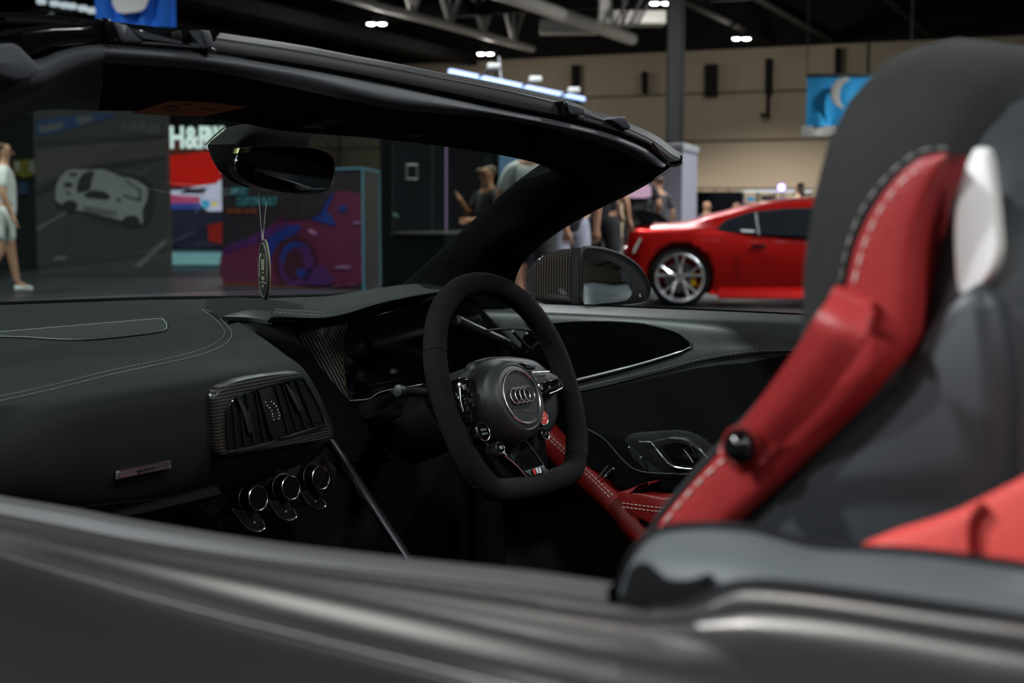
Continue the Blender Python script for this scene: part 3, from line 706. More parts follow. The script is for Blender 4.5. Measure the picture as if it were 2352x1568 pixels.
def person(base, H, face, label, top='cloth_black', bottom='cloth_black', skinm='skin', hair='hair_dark', shorts=False, shoes='cloth_white', la=None, ra=None, legs=((0, 0), (0, 0)), cap=False, longhair=False, seated=False, lean=0.0, beard=False, print_=None):
    """face: direction (angle from +x) the person looks; la, ra = elbow and hand positions"""
    s = H / 1.75; ang = face - PI / 2
    root = thing('person', label, 'person', base)
    dz = -.42 if seated else 0
    L = lambda y, z: (y * lean) * 0 + lean * max(0, z - .95)
    def n(x, y, z, r): return ((x, y + L(y, z), z + dz), r)
    la = la or ((-.27, -.02, 1.13), (-.28, .08, .88)); ra = ra or ((.27, -.02, 1.13), (.28, .08, .88))
    N = [n(0, 0, .97, .125), n(0, 0, 1.12, .115), n(0, 0, 1.30, .135), n(0, -.01, 1.43, .085), n(0, 0, 1.50, .055), n(0, .02, 1.58, .070), n(0, .02, 1.66, .088), n(0, .01, 1.72, .055)]
    E = [(i, i + 1) for i in range(7)]
    for sd, (el, hd) in ((-1, la), (1, ra)):
        k = len(N); N += [n(sd * .17, -.01, 1.40, .06), n(el[0], el[1], el[2], .042), n(hd[0], hd[1], hd[2], .028)]
        E += [(3, k), (k, k + 1), (k + 1, k + 2)]
        dx = V(hd) - V(el); dx.normalize(); sx = dx.cross(V((0, 1, .3))).normalized()
        p = V(hd) + dx * .045; N.append(n(*p, .034)); E.append((k + 2, k + 3)); 
        for q in range(4):
            a = V(hd) + dx * .09 + sx * (.024 * (q - 1.5)); b = a + dx * (.055 - .008 * abs(q - 1.2)) + V((0, .012, 0))
            kk = len(N); N += [n(*a, .0095), n(*b, .008)]; E += [(k + 3, kk), (kk, kk + 1)]
        a = V(hd) + dx * .06 + sx * .045; kk = len(N); N.append(n(*a, .010)); E.append((k + 3, kk))
    LG = []
    for sd, (st, kn) in ((-1, legs[0]), (1, legs[1])):
        k = len(N)
        if seated: leg = [((sd * .11, .02, .92), .09), ((sd * .14, .42, .92), .06), ((sd * .14, .44, .50), .038), ((sd * .14, .56, .45), .03)]
        else: leg = [((sd * .10, 0, .90), .095), ((sd * .11 + 0, st * .5 + kn, .50), .062), ((sd * .12, st, .10), .038), ((sd * .13, st + .13, .045), .035)]
        for q in leg: N.append(n(*q[0], q[1]))
        E += [(0, k), (k, k + 1), (k + 1, k + 2), (k + 2, k + 3)]; LG.append(leg)
    mk('body', xf(skin(N, E), base, ang, s), skinm, root)
    T = [n(0, 0, .80, .150), n(0, 0, 1.04, .150), n(0, 0, 1.30, .155), n(0, -.01, 1.43, .095), n(0, 0, 1.475, .065)]; E = [(0, 1), (1, 2), (2, 3), (3, 4)]
    for sd, (el, hd) in ((-1, la), (1, ra)):
        k = len(T); e2 = V((sd * .17, -.01, 1.40)).lerp(V(el), .8)
        T += [n(sd * .175, -.01, 1.40, .075), n(*e2, .062)]; E += [(3, k), (k, k + 1)]
    sh = mk('shirt', xf(skin(T, E), base, ang, s), top, root)
    if print_:
        g = xf(([V((x, L(0, z) - .175 - .01, z)) for x, z in print_[0]] + [V((x, L(0, z) - .12, z)) for x, z in print_[0]], [tuple(range(len(print_[0])))] + [(i, (i + 1) % len(print_[0]), (i + 1) % len(print_[0]) + len(print_[0]), i + len(print_[0])) for i in range(len(print_[0]))]), base, ang, s)
        mk('shirt_print', g, print_[1], sh)
    T = [n(0, 0, .97, .150), n(0, 0, 1.06, .13)]; E = [(0, 1)]
    for leg in LG:
        k = len(T)
        T.append(n(*leg[0][0], .115)); T.append(n(*(V(leg[0][0]).lerp(V(leg[1][0]), .85 if shorts else 1)), .088)); E += [(0, k), (k, k + 1)]
        if not shorts: T.append(n(*leg[2][0], .062)); E.append((k + 1, k + 2))
    mk('shorts' if shorts else 'trousers', xf(skin(T, E), base, ang, s), bottom, root)
    for leg in LG:
        a, b = V(leg[2][0]), V(leg[3][0])
        mk('shoe', xf(skin([n(a.x, a.y - .04, .05, .045), n(a.x, a.y + .08, .045, .044), n(b.x, b.y + .05, .035, .032)], [(0, 1), (1, 2)], 1), base, ang, s), shoes, root)
    hs = [n(0, .0, 1.60, .075 if not longhair else .09), n(0, -.02, 1.67, .098), n(0, .0, 1.735, .065)]; E = [(0, 1), (1, 2)]
    hs[0] = n(0, -.045, 1.60, .06)
    if longhair: hs.append(n(0, -.07, 1.45, .07)); E.append((0, 3))
    mk('hair', xf(skin(hs, E), base, ang, s), hair, root)
    fc = [skin([n(0, .10, 1.625, .014), n(0, .125, 1.60, .012)], [(0, 1)], 1)]
    mk('nose', xf(fc[0], base, ang, s), skinm, root)
    for sd in (-1, 1):
        mk('eye', xf(skin([n(sd * .032, .093, 1.635, .010), n(sd * .042, .090, 1.635, .008)], [(0, 1)], 1), base, ang, s), 'hair_dark', root)
        mk('ear', xf(skin([n(sd * .092, .01, 1.64, .012), n(sd * .090, .015, 1.60, .009)], [(0, 1)], 1), base, ang, s), skinm, root)
    mk('mouth', xf(skin([n(-.022, .102, 1.565, .006), n(.022, .102, 1.565, .006)], [(0, 1)], 1), base, ang, s), 'hair_dark', root)
    if cap: mk('cap', xf(join(skin([n(0, -.01, 1.66, .105), n(0, .0, 1.74, .07)], [(0, 1)]), skin([n(0, .08, 1.665, .06), n(0, .17, 1.66, .045)], [(0, 1)])), base, ang, s), 'hair_brown', root)
    if beard: mk('beard', xf(skin([n(0, .07, 1.54, .05), n(0, .05, 1.52, .05)], [(0, 1)]), base, ang, s), 'hair_brown', root)
    return root
aw = math.atan2(FH.y, FH.x)       # facing away from the camera
person(GD(10, 18.7), 1.98, aw - 1.2, 'person in a loose white top and white shorts walking at the left edge', 'cloth_white', 'cloth_white', shorts=True, longhair=True, legs=((.12, 0), (-.30, .1)), hair='hair_brown')
person(GD(1122, 14.0), 1.52, aw + PI - .9, 'bearded person in a brown cap and black shirt standing before the booth', 'cloth_black', 'cloth_black', 'skin_dark', 'hair_brown', cap=True, beard=True, la=((-.24, .06, 1.14), (-.10, .30, 1.12)), ra=((.24, .10, 1.18), (.12, .30, 1.34)))
person(GD(1222, 12.4), 1.78, aw - .3, 'person in a white high-necked top seen from behind through the windscreen corner', 'cloth_white', 'cloth_black', 'skin', 'hair_dark', shorts=True, la=((-.30, .0, 1.15), (-.20, .22, 1.15)))
person(GD(1192, 21.0), 1.70, aw + PI / 2, 'person with white trainers far behind the dark windscreen pillar', 'cloth_black', 'cloth_black', shorts=True)
person(GD(1312, 14.0), 1.74, aw + .2, 'person in pale grey jeans and dark top standing behind the door mirror', 'cloth_black', 'cloth_denim', legs=((.0, 0), (.02, 0)), shoes='cloth_white')
person(GD(1386, 15.0), 1.78, aw - .5, 'person in black shirt and shorts with one bare arm hanging, beside the red car', 'cloth_black', 'cloth_black', shorts=True, ra=((.26, -.02, 1.15), (.24, .10, .95)))
person(GD(1464, 18.9), 1.74, aw, 'person in black top with a pink print across the back, behind the rear wing', 'cloth_black', 'cloth_black', la=((-.28, -.02, 1.16), (-.22, .16, 1.0)), ra=((.30, -.02, 1.16), (.26, .14, .98)), longhair=False,
       print_=([(-.17, 1.28), (-.16, 1.40), (-.06, 1.47), (.06, 1.47), (.16, 1.40), (.17, 1.28), (.09, 1.25), (-.09, 1.25)], 'cloth_pink'))
person(GD(1512, 22.0), 1.62, aw + .4, 'short-haired person in a grey shirt in front of the white kiosk', 'cloth_grey', 'cloth_black', hair='hair_brown')
person(GD(1624, 30.6), 1.72, aw + PI, 'bald person sitting in front of the low black partition', 'cloth_grey', 'cloth_black', hair='skin', seated=True)
person(GD(1658, 34.5), 1.70, aw + PI, 'person in blue grey top sitting beside the bald person', mat('cloth_blue_grey', (.08, .09, .14), .85), 'cloth_black', seated=True)
person(GD(1692, 30.6), 1.70, aw + PI - .4, 'person with brown hair sitting at the right end of the low black partition', 'cloth_black', 'cloth_black', hair='hair_brown', seated=True)
person(GD(1836, 25.0), 1.60, aw + .6, 'dark long-haired person standing behind the roof of the red car', mat('cloth_tan', (.30, .25, .2), .85), 'cloth_black', longhair=True)

# ================================================================ RED COUPE
psi = math.radians(6)
GS = RT * math.cos(psi) - FH * math.sin(psi); GW = FH * math.cos(psi) + RT * math.sin(psi)   # length axis (to its nose), width axis (away)
G0 = GD(1563, 15.7)
def GP(px, py, w=0): return PP(px, py, G0 + GW * w, GW)
def gsz(px, py, w=0): p = GP(px, py, w) - G0; return p.dot(GS), p.z
def GQ(s, w, z): return G0 + GS * s + GW * w + Z3 * z
M['car_red'] = mat('candy_red_paint', (.34, .004, .003), .30, metal=.7, spec=.5, coat=.05)
M['tyre'] = mat('tyre_rubber', (.003, .003, .003), .8, spec=.1)
M['tint'] = mat('tinted_car_glass', (.006, .007, .009), .04, spec=.6)
M['rim_metal'] = mat('polished_rim', (.90, .90, .92), .22, metal=1)
car = thing('red_coupe', 'glossy red two-door coupe with polished split-spoke wheels, side on', 'car', G0 + GS * 1.4 + GW * .9)
S_ = lambda px, py, w=0: gsz(px, py, w)
# stations: s, zlow, zbelt, half-width offset at sill / belt, zroof, roof inset (w from near side)
st = [(-.60, .42, .60, .30, .62, .40), (-.57, .28, .80, .16, .83, .34), (-.50, .22, .86, .08, .885, .30), (-.30, .20, .86, .03, .90, .30), (-.05, .18, .86, .0, .915, .30),
      (.12, .16, .865, -.01, .94, .32), (.30, .15, .87, .0, 1.00, .34), (.50, .14, .865, .01, 1.05, .36), (.80, .14, .86, .02, 1.13, .38), (1.1, .14, .85, .03, 1.18, .40), (1.5, .14, .835, .03, 1.205, .40),
      (1.9, .14, .82, .03, 1.20, .40), (2.2, .14, .81, .02, 1.14, .40), (2.55, .14, .80, .0, 1.00, .38), (2.85, .15, .80, -.01, .90, .32), (3.2, .16, .77, .0, .83, .30), (3.5, .20, .70, .05, .75, .32), (3.72, .24, .60, .16, .62, .40)]
Wd = 1.86
loops = []
for s, zl, zb, o, zr, ri in st:
    half = [(o + .10, zl), (o + .03, zl + .05), (o, zl + (zb - zl) * .45), (o + .015, zl + (zb - zl) * .75), (o + .05, zb - .02), (o + .10, zb + .015),
            (o + .10 + (ri - .10) * .45, zb + (zr - zb) * .55), (o + ri - .05, zb + (zr - zb) * .90), (o + ri + .10, zr), ((Wd) / 2, zr + .02)]
    loop = [GQ(s, w, z) for w, z in half] + [GQ(s, Wd - w, z) for w, z in reversed(half[:-1])]
    loops.append(loop)
def interp_loops(L, k=4):
    cols = [cr([l[i] for l in L], k) for i in range(len(L[0]))]; return [[c[j] for c in cols] for j in range(len(cols[0]))]
bodyL = interp_loops(loops, 4)
bodyL = [cr(l, 3, True) for l in bodyL]
body = mk('body_shell', loft(bodyL), 'car_red', car, auto=50)
def cut(o, g):
    c = mk('cutter', g, 'car_red'); md = o.modifiers.new('b', 'BOOLEAN'); md.operation = 'DIFFERENCE'; md.object = c; md.solver = 'EXACT'
    bpy.context.view_layer.update()
    me = bpy.data.meshes.new_from_object(o.evaluated_get(bpy.context.evaluated_depsgraph_get()))
    o.modifiers.clear(); o.data = me; bpy.data.objects.remove(c)
WB = 2.78
for s in (0, WB):
    for w0, dr in ((-.1, 1), (Wd + .1, -1)):
        try: cut(body, lathe(GQ(s, w0, .345), GW * dr, [(.001, 0), (.375, 0), (.375, .42), (.001, .42)], 40))
        except Exception as e: print('cut', e)
# windows laid on the side of the cabin
def cab(px, py, off=-.012):
    # intersect with the inclined side glass plane
    p = GQ(1.2, .10, .86); q = GQ(1.2, .40, 1.25); t = (q - p).normalized(); n = GS.cross(t).normalized()
    if n.dot(FH) > 0: n = -n
    return PP(px, py, p + n * (.02 - off), n), n
def win(name, pts, material, off, parent=car, label=None):
    P = [cab(x, y, off) for x, y in pts]; return mk(name, prism([p for p, n in P], -P[0][1] * .04, 0), material, parent, smooth=False, label=label)
win('window_rubber', [(1638, 531), (1668, 504), (1722, 486), (1800, 478), (1880, 476), (2010, 492), (2090, 520), (2098, 556), (1860, 545)], 'rubber', .0)
wn = win('rear_side_window', [(1644, 529), (1670, 506), (1725, 489), (1735, 488), (1741, 538), (1700, 534)], 'tint', -.008)
win('door_window', [(1741, 488), (1800, 481), (1880, 480), (2005, 496), (2080, 520), (2088, 551), (1860, 542), (1746, 538)], 'tint', -.008)
win('window_sticker', [(1702, 527), (1733, 529), (1732, 533), (1702, 531)], 'print_white', -.016)
mk('window_pillar', tube([cab(1736, 489, -.02)[0], cab(1743, 539, -.02)[0]], .012, 8), 'steel_grey', car)
mk('door_handle', box(GP(1743, 565, .005), (.16, .03, .035), (GS, GW, Z3), .01), 'gloss_black', car)
mk('side_marker', prism([GP(x, y, .055) for x, y in ((1470, 545), (1473, 548), (1458, 580), (1453, 582), (1456, 570))], GW * .03, 0), 'print_white', car, label='slim pale side lamp')
mk('door_line', tube([GQ(.62, -.004 + .0, .60), GQ(.64, -.0, .35)], .004, 5), 'rubber', car)
sk = mk('side_skirt', loft([[GQ(s, o_, z) for o_, z in ((.06, .24), (-.02, .20), (-.05, .12), (.10, .10))] for s in (.42, 1.0, 1.7, 2.36)]), 'car_red', car)
for s in (0, WB):
    for sd in (1, -1):
        if s and sd == -1: pass
        w0 = .0 if sd == 1 else Wd; ax = GW * sd
        c = GQ(s, w0, .335) + ax * .03
        wh = mk('wheel', lring(c, ax, [(.262, .02), (.285, -.005), (.325, .01), (.333, .05), (.333, .22), (.30, .25), (.26, .25)], 44), 'tyre', car, label='low profile black tyre')
        mk('wheel_rim', lring(c, ax, [(.268, -.002), (.272, -.014), (.262, -.018), (.250, .0), (.235, .02), (.228, .10), (.225, .22), (.245, .23), (.268, .10)], 44), 'rim_metal', wh)
        g = []
        for k in range(5):
            a = 2 * PI * k / 5 + .31
            for da in (-.17, .17):
                p = c + ax * .045 + (GS * math.cos(a) + Z3 * math.sin(a)) * .035; p1 = c + ax * .04 + (GS * math.cos(a + da * .75) + Z3 * math.sin(a + da * .75)) * .12; q = c + ax * .02 + (GS * math.cos(a + da * 1.25) + Z3 * math.sin(a + da * 1.25)) * .232
                g.append(tube(cr([p, p1, q], 3), [.02, .017, .014, .013, .013, .014, .017], 6))
        mk('wheel_spokes', join(*g, lathe(c, ax, [(.002, .015), (.04, .018), (.055, .04), (.055, .08), (.002, .08)], 20)), 'rim_metal', wh)
        mk('brake_disc', lring(c + ax * .10, ax, [(.03, 0), (.17, 0), (.17, .02), (.03, .02)], 32), 'dark_chrome', wh)
        mk('brake_caliper', box(c + ax * .085 + GS * .150 - Z3 * .02, (.06, .05, .16), (GS, GW, Z3), .02), mat('yellow_caliper', (.55, .30, .01), .4) if 'yellow_caliper' not in bpy.data.materials else bpy.data.materials['yellow_caliper'], wh)
# rear wing
wr = [[GQ(s, w, z) for w in (.18, .5, .93, 1.36, 1.68)] for s, z in ((-.62, 1.06), (-.48, 1.055), (-.34, 1.03))]
mk('rear_wing', surf(wr, 4, 4, thick=V((0, 0, -.025))), 'gloss_black', car)
for w in (.17, 1.69):
    mk('wing_endplate', prism([GQ(s, w, z) for s, z in ((-.64, 1.09), (-.40, 1.08), (-.22, 1.03), (-.10, .93), (-.30, .95), (-.62, .99))], GW * .015, 0), 'gloss_black', car)
for w in (.55, 1.3): mk('wing_stay', prism([GQ(s, w, z) for s, z in ((-.52, 1.05), (-.42, 1.05), (-.28, .89), (-.42, .89))], GW * .02, 0), 'gloss_black', car)
mk('tail_lamp', lathe(GQ(-.615, .45, .62), GS * -1, [(.001, .01), (.06, .01), (.065, -.02)], 16), mat('tail_lamp_red', (.3, .005, .005), .15), car)
# ================================================================ THE OPEN SPORTS CAR (x = its right, y = its nose)
from mathutils.bvhtree import BVHTree
def bvh(g): return BVHTree.FromPolygons([tuple(v) for v in g[0]], g[1])
def hit(T, px, py, off=.001):
    r = ray(px, py).normalized(); p, n, i, d = T.ray_cast(CAMP, r)
    if p is None:
        p, n, i, d = T.find_nearest(CAMP + r * 2.0)
        return p - r * off
    if n.dot(r) > 0: n = -n
    return p + n * off
def interp(tab, x):
    if x <= tab[0][0]: return tab[0][1]
    for (a, u), (b, w) in zip(tab, tab[1:]):
        if x <= b: return u + (w - u) * (x - a) / (b - a)
    return tab[-1][1]
R8 = thing('sports_car', 'dark grey open-top sports car with black and red cabin, filling the foreground', 'car', V((1.34, 1.0, 0)))

# ---- near door and rear quarter skin -------------------------------------
Lx = [-420, -150, 0, 300, 600, 900, 1200, 1420, 1500, 1580, 1650, 1720, 1850, 2000, 2200, 2352, 2700]
rowsY = {
 'L1': [1110, 1153, 1182, 1240, 1286, 1322, 1356, 1388, 1400, 1394, 1368, 1354, 1362, 1382, 1412, 1433, 1492],
 'L2': [1125, 1167, 1194, 1248, 1296, 1334, 1372, 1400, 1410, 1404, 1380, 1364, 1372, 1392, 1422, 1444, 1502],
 'dip': [1136, 1178, 1204, 1260, 1314, 1360, 1407, 1441, 1450, 1450, 1444, 1440, 1452, 1474, 1510, 1536, 1600],
 'L3': [1146, 1188, 1215, 1275, 1332, 1391, 1452, 1497, 1514, 1530, 1545, 1560, 1588, 1622, 1668, 1702, 1780],
 'mid': [1160, 1203, 1234, 1310, 1388, 1462, 1535, 1590, 1608, 1626, 1643, 1660, 1692, 1730, 1780, 1818, 1905],
 'L4': [1180, 1228, 1262, 1352, 1437, 1512, 1585, 1642, 1662, 1682, 1700, 1716, 1750, 1788, 1838, 1876, 1965]}
Xr = {'L1': (.548, .545, .56), 'L2': (.535, .529, .542), 'dip': (.533, .524, .538), 'L3': (.514, .494, .510), 'mid': (.508, .477, .493), 'L4': (.497, .462, .475)}
def rowpts(k, i0, i1):
    out = []
    for i in range(i0, i1 + 1):
        px = Lx[i]; a, b, c = Xr[k]
        X = interp([(-420, a), (1300, b), (2700, c)], px); out.append(PX(px, rowsY[k][i], X))
    return out
def skin_rows(i0, i1):
    R = [rowpts(k, i0, i1) for k in ('L1', 'L2', 'dip', 'L3', 'mid', 'L4')]
    e = R[-1]
    R.append([p + V((-.006, 0, -.012)) for p in e]); R.append([p + V((.010, 0, -.10)) for p in e]); R.append([V((p.x - .01, p.y, .48)) for p in e]); R.append([V((p.x + .05, p.y, .22)) for p in e])
    return R
gd = surf(skin_rows(0, 7), 5, 4, thick=.012)
dn = mk('passenger_door', gd, 'paint', R8)
T_dn = bvh(gd)
mk('rear_quarter_panel', surf(skin_rows(7, 16), 5, 4, thick=.012), 'paint', R8)
# window seal running along the near door top
L0 = [(-420, 1068), (-150, 1118), (0, 1150), (150, 1176), (300, 1205), (600, 1254), (900, 1291), (1200, 1324), (1395, 1352)]
s0_ = [PX(x, y, .556) for x, y in L0]
l1 = [PX(x, interp(list(zip(Lx, rowsY['L1'])), x) + 1, .5465) for x, y in L0]
mk('door_window_seal', surf([[p + V((.022, 0, -.10)) for p in s0_], [p + V((.012, 0, -.008)) for p in s0_], s0_, [a.lerp(b, .5) + V((0, 0, .0012)) for a, b in zip(s0_, l1)], l1], 5, 4), 'seal_grey', dn)
mk('seal_lip', tube(cr([p + V((0, 0, -.001)) for p in l1], 5), .0022, 8), 'rubber', dn)
mk('crease_line', tube([hit(T_dn, x, y, .0005) for x, y in ((-20, 1268), (150, 1318), (357, 1377), (561, 1429), (765, 1479), (1020, 1540), (1200, 1586), (1390, 1634))], .0006, 6), 'paint', dn)
# front wing, bonnet, tub floor and bulkhead
mk('front_wing', surf([[V((.52, 1.70, .80)), V((.47, 2.2, .80)), V((.50, 2.8, .72)), V((.70, 3.35, .55))], [V((.47, 1.70, .74)), V((.40, 2.2, .72)), V((.42, 2.8, .62)), V((.64, 3.4, .48))], [V((.46, 1.70, .30)), V((.40, 2.2, .45)), V((.42, 2.8, .45)), V((.62, 3.4, .25))]], 5, 5, thick=.01), 'paint', R8)
mk('bonnet', surf([[V((.54, 1.78, .80)), V((.9, 2.15, .84)), V((1.34, 2.30, .85)), V((1.8, 2.15, .84)), V((2.16, 1.78, .80))],
                   [V((.50, 2.3, .79)), V((.9, 2.55, .77)), V((1.34, 2.65, .77)), V((1.8, 2.55, .77)), V((2.2, 2.3, .79))],
                   [V((.62, 3.3, .56)), V((.9, 3.4, .57)), V((1.34, 3.45, .57)), V((1.8, 3.4, .57)), V((2.08, 3.3, .56))]], 5, 6, thick=.01), 'paint', R8)
mk('far_wing', surf([[V((2.20, 1.70, .80)), V((2.24, 2.2, .80)), V((2.2, 2.8, .72)), V((2.0, 3.35, .55))], [V((2.25, 1.70, .74)), V((2.30, 2.2, .72)), V((2.28, 2.8, .62)), V((2.06, 3.4, .48))], [V((2.26, 1.70, .30)), V((2.30, 2.2, .45)), V((2.28, 2.8, .45)), V((2.06, 3.4, .25))]], 5, 5, thick=.01), 'paint', R8)
mk('cabin_floor', box((1.34, 1.0, .20), (1.6, 2.3, .05)), 'matt_black', R8, smooth=False)
mk('front_bulkhead', box((1.34, 2.0, .52), (1.55, .06, .62)), 'matt_black', R8, smooth=False)

# ---- grey trim behind the near door, with its black seals -----------------
U = [(1424, 1392), (1432, 1340), (1452, 1285), (1482, 1243), (1520, 1221), (1580, 1213), (1660, 1213), (1740, 1223), (1810, 1243), (1880, 1260), (2000, 1267), (2120, 1275), (2250, 1292), (2352, 1307), (2700, 1372)]
Lw = [(1436, 1396), (1470, 1400), (1510, 1402), (1550, 1400), (1600, 1388), (1650, 1366), (1700, 1353), (1760, 1350), (1850, 1358), (1930, 1368), (2030, 1382), (2150, 1400), (2260, 1416), (2352, 1431), (2700, 1490)]
rU = [PX(x, y, interp([(1424, .585), (1600, .60), (2700, .61)], x)) for x, y in U]
rL = [PX(x, y, interp([(1424, .560), (1600, .556), (2700, .568)], x)) for x, y in Lw]
rM = [a.lerp(b, .5) + V((-.006, 0, .003)) for a, b in zip(rU, rL)]
gt = surf([[p + V((.03, 0, -.10)) for p in rU], [p + V((.012, 0, -.012)) for p in rU], rU, rM, rL], 5, 5)
tr = mk('rear_side_trim', gt, 'grey_trim', R8)
T_tr = bvh(gt)
mk('upper_seal', tube(cr(rU, 5), .0034, 8), 'rubber', tr)
mk('lower_seal', tube(cr([p + V((-.002, 0, 0)) for p in rL], 5), [.0024] * 10 + [.0046] * 60, 8), 'rubber', tr)
bl = [(1442, 1388), (1447, 1338), (1466, 1304), (1498, 1298), (1540, 1332), (1596, 1334), (1638, 1322), (1644, 1344), (1600, 1382), (1540, 1396), (1480, 1398)]
mk('latch_buffer', prism(smooth2p := [hit(T_tr, x, y, .001) for x, y in smooth2(bl, 3)], V((-.004, 0, .002)), .002), 'pillar_cloth', tr, label='soft black buffer')

# ---- red leather side panel at the right edge ------------------------------
rp = [(1935, 1268), (1990, 1243), (2060, 1224), (2130, 1200), (2210, 1164), (2290, 1124), (2352, 1092), (2480, 1020), (2640, 940), (2660, 1400), (2352, 1400), (2100, 1330)]
mk('rear_side_panel', prism([PX(x, y, .664) for x, y in rp], V((.05, 0, 0)), .008), mat('bright_red_leather', (.62, .07, .06), .5, spec=.35, bump=.2, bscale=420), R8)
mk('panel_seam', tube(cr([PX(x, y, .6625) for x, y in ((2262, 1160), (2240, 1190), (2234, 1230), (2240, 1300))], 6), .0028, 8), 'red_leather_dark', R8.children[-1])

# ---- passenger seat ---------------------------------------------------------
seat = bpy.data.objects.new('passenger_seat', None); COL.objects.link(seat); seat.parent = R8; seat.empty_display_size = .1
def arch(xl, top, zb, cx=.955, n=14, sq=2.6):
    """front-view arch outline from the near bottom over the crown to the far bottom"""
    w = cx - xl; pts = []
    zs = top - .19
    for z in (zb, (zb + zs) / 2): pts.append((xl, z))
    for i in range(n + 1):
        a = PI - PI * i / n; c, s = math.cos(a), math.sin(a)
        pts.append((cx + w * math.copysign(abs(c) ** (2 / sq), c), zs + (top - zs) * abs(s) ** (2 / sq)))
    for z in ((zb + zs) / 2, zb): pts.append((2 * cx - xl, z))
    return pts
def archloft(levels, lean=.0):
    L = []
    for y, ins, (xl, top, zb) in levels:
        o = arch(xl + ins, top - ins, zb + ins * .3)
        L.append([V((x, y - lean * (z - .95), z)) for x, z in o])
    return loft(L)
hx = (.754, 1.152, .86)
g = archloft([(.293, .04, hx), (.296, .018, hx), (.31, .004, hx), (.34, -.002, hx), (.368, .002, hx), (.382, .012, hx), (.389, .032, hx)])
hr = mk('headrest', g, 'headrest_suede', seat, auto=80); T_h = bvh(g)
sx = (.752, 1.118, .52)
g = archloft([(.205, .06, sx), (.212, .032, sx), (.232, .010, sx), (.262, .0, sx), (.292, .0, sx), (.302, .006, sx)])
mk('seat_shell', g, 'shell', seat, auto=80); T_s = bvh(g)
hp = archloft([(.300, .055, (.752, 1.118, .5)), (.312, .048, (.752, 1.118, .5))])
mk('shell_gap_lining', hp, 'matt_black', seat)
# lower shell side, running forward under the bolster
lo = [(2240, 640), (2150, 700), (2090, 800), (2040, 880), (1900, 1010), (1780, 1120), (1680, 1210), (1560, 1330), (1500, 1420), (1700, 1480), (2320, 1480), (2320, 900), (2290, 700)]
mk('shell_side_wing', prism([PX(x, y, .744) for x, y in lo], V((.05, 0, 0)), .012), 'shell', seat, auto=80)
fac = [(2060, 880), (2120, 760), (2110, 1000), (2060, 1130), (2020, 1260), (1940, 1260), (1960, 1100), (2000, 960)]
# bolster: black lining edge then the red leather roll
bo_ = [(1985, 600), (1940, 660), (1874, 738), (1800, 838), (1698, 950), (1597, 1058), (1497, 1174), (1436, 1275), (1412, 1345), (1410, 1400), (1470, 1440), (1620, 1300), (1800, 1120), (2060, 880), (2100, 700)]
mk('bolster_lining', prism([PX(x, y, .742) for x, y in bo_], V((.06, 0, 0)), .010), 'headrest_suede', seat, auto=80)
red = [(2176, 350), (2118, 362), (2060, 408), (2003, 486), (1964, 575), (1940, 675), (1890, 762), (1816, 862), (1716, 974), (1616, 1082), (1516, 1200), (1452, 1300), (1424, 1368), (1422, 1410), (1500, 1400), (1600, 1310), (1694, 1212), (1790, 1122), (1905, 1012), (2048, 868), (2098, 792), (2110, 700), (2114, 610), (2124, 520), (2150, 425)]
lp = [(2172, 352), (2118, 364), (2060, 409), (2003, 487), (1964, 575), (1940, 675), (1890, 762), (1816, 862), (1716, 974), (1616, 1082), (1516, 1200), (1452, 1300), (1424, 1368), (1418, 1412)]
rp2 = [(2178, 356), (2168, 392), (2150, 430), (2136, 476), (2122, 540), (2114, 620), (2110, 710), (2094, 800), (2030, 888), (1905, 1012), (1790, 1122), (1694, 1212), (1600, 1310), (1500, 1412)]
lp_ = even(cr([V((x, y, 0)) for x, y in lp], 6), 24); rp_ = even(cr([V((x, y, 0)) for x, y in rp2], 6), 24)
def RB(t, X): return [PX(p.x + (q.x - p.x) * t, p.y + (q.y - p.y) * t, X) for p, q in zip(lp_, rp_)]
g = surf([[p + V((.03, 0, 0)) for p in RB(0, .736)], RB(0, .738), RB(.06, .7335), RB(.35, .7315), RB(.72, .7320), RB(.92, .738), RB(1, .748), [p + V((.03, 0, 0)) for p in RB(1, .748)]], 2, 5)
rb = mk('red_bolster_roll', g, 'red_leather', seat, auto=80); T_r = bvh(g)
mk('roll_piping', tube([p + V((-.0005, 0, 0)) for p in RB(-.03, .7375)], .0018, 8), 'rubber', rb)
s1 = [(2172, 340), (2110, 351), (2048, 396), (1990, 468), (1950, 560), (1930, 655)]
mk('white_stitching', stitch([hit(T_h, x, y, .0010) for x, y in [(p.x, p.y) for p in cr([V((a, b, 0)) for a, b in s1], 8)]], .00065, .0052, .0045), 'thread', hr, label='pale stitching on black')
s2 = [(2160, 372), (2105, 392), (2056, 434), (2012, 498), (1980, 575), (1958, 660)]
mk('white_stitching', stitch([PX(p.x, p.y, .7326) for p in cr([V((a, b, 0)) for a, b in s2], 8)], .00065, .0052, .0045), 'thread_white', rb)
s3 = [(1668, 1050), (1600, 1112), (1524, 1202), (1468, 1288), (1438, 1362)]
mk('white_stitching', stitch([PX(p.x, p.y, .7326) for p in cr([V((a, b, 0)) for a, b in s3], 8)], .0007, .0052, .0048), 'thread_white', rb)
# white plate let into the shell side
pw = smooth2([(2228, 352), (2250, 338), (2268, 352), (2280, 420), (2291, 520), (2293, 580), (2275, 630), (2232, 678), (2210, 684), (2196, 660), (2190, 580), (2190, 500), (2200, 430)], 4)
pr = mk('shell_plate_rim', prism([PX(x, y, .7515) for x, y in pw], V((.012, 0, 0)), .002), 'plate_rim', seat)
cx_, cy_ = 2240, 512
mk('shell_plate', prism([PX(cx_ + (x - cx_) * .90, cy_ + (y - cy_) * .965, .7500) for x, y in pw], V((.006, 0, 0)), .001), 'plate_white', pr, label='white plate')
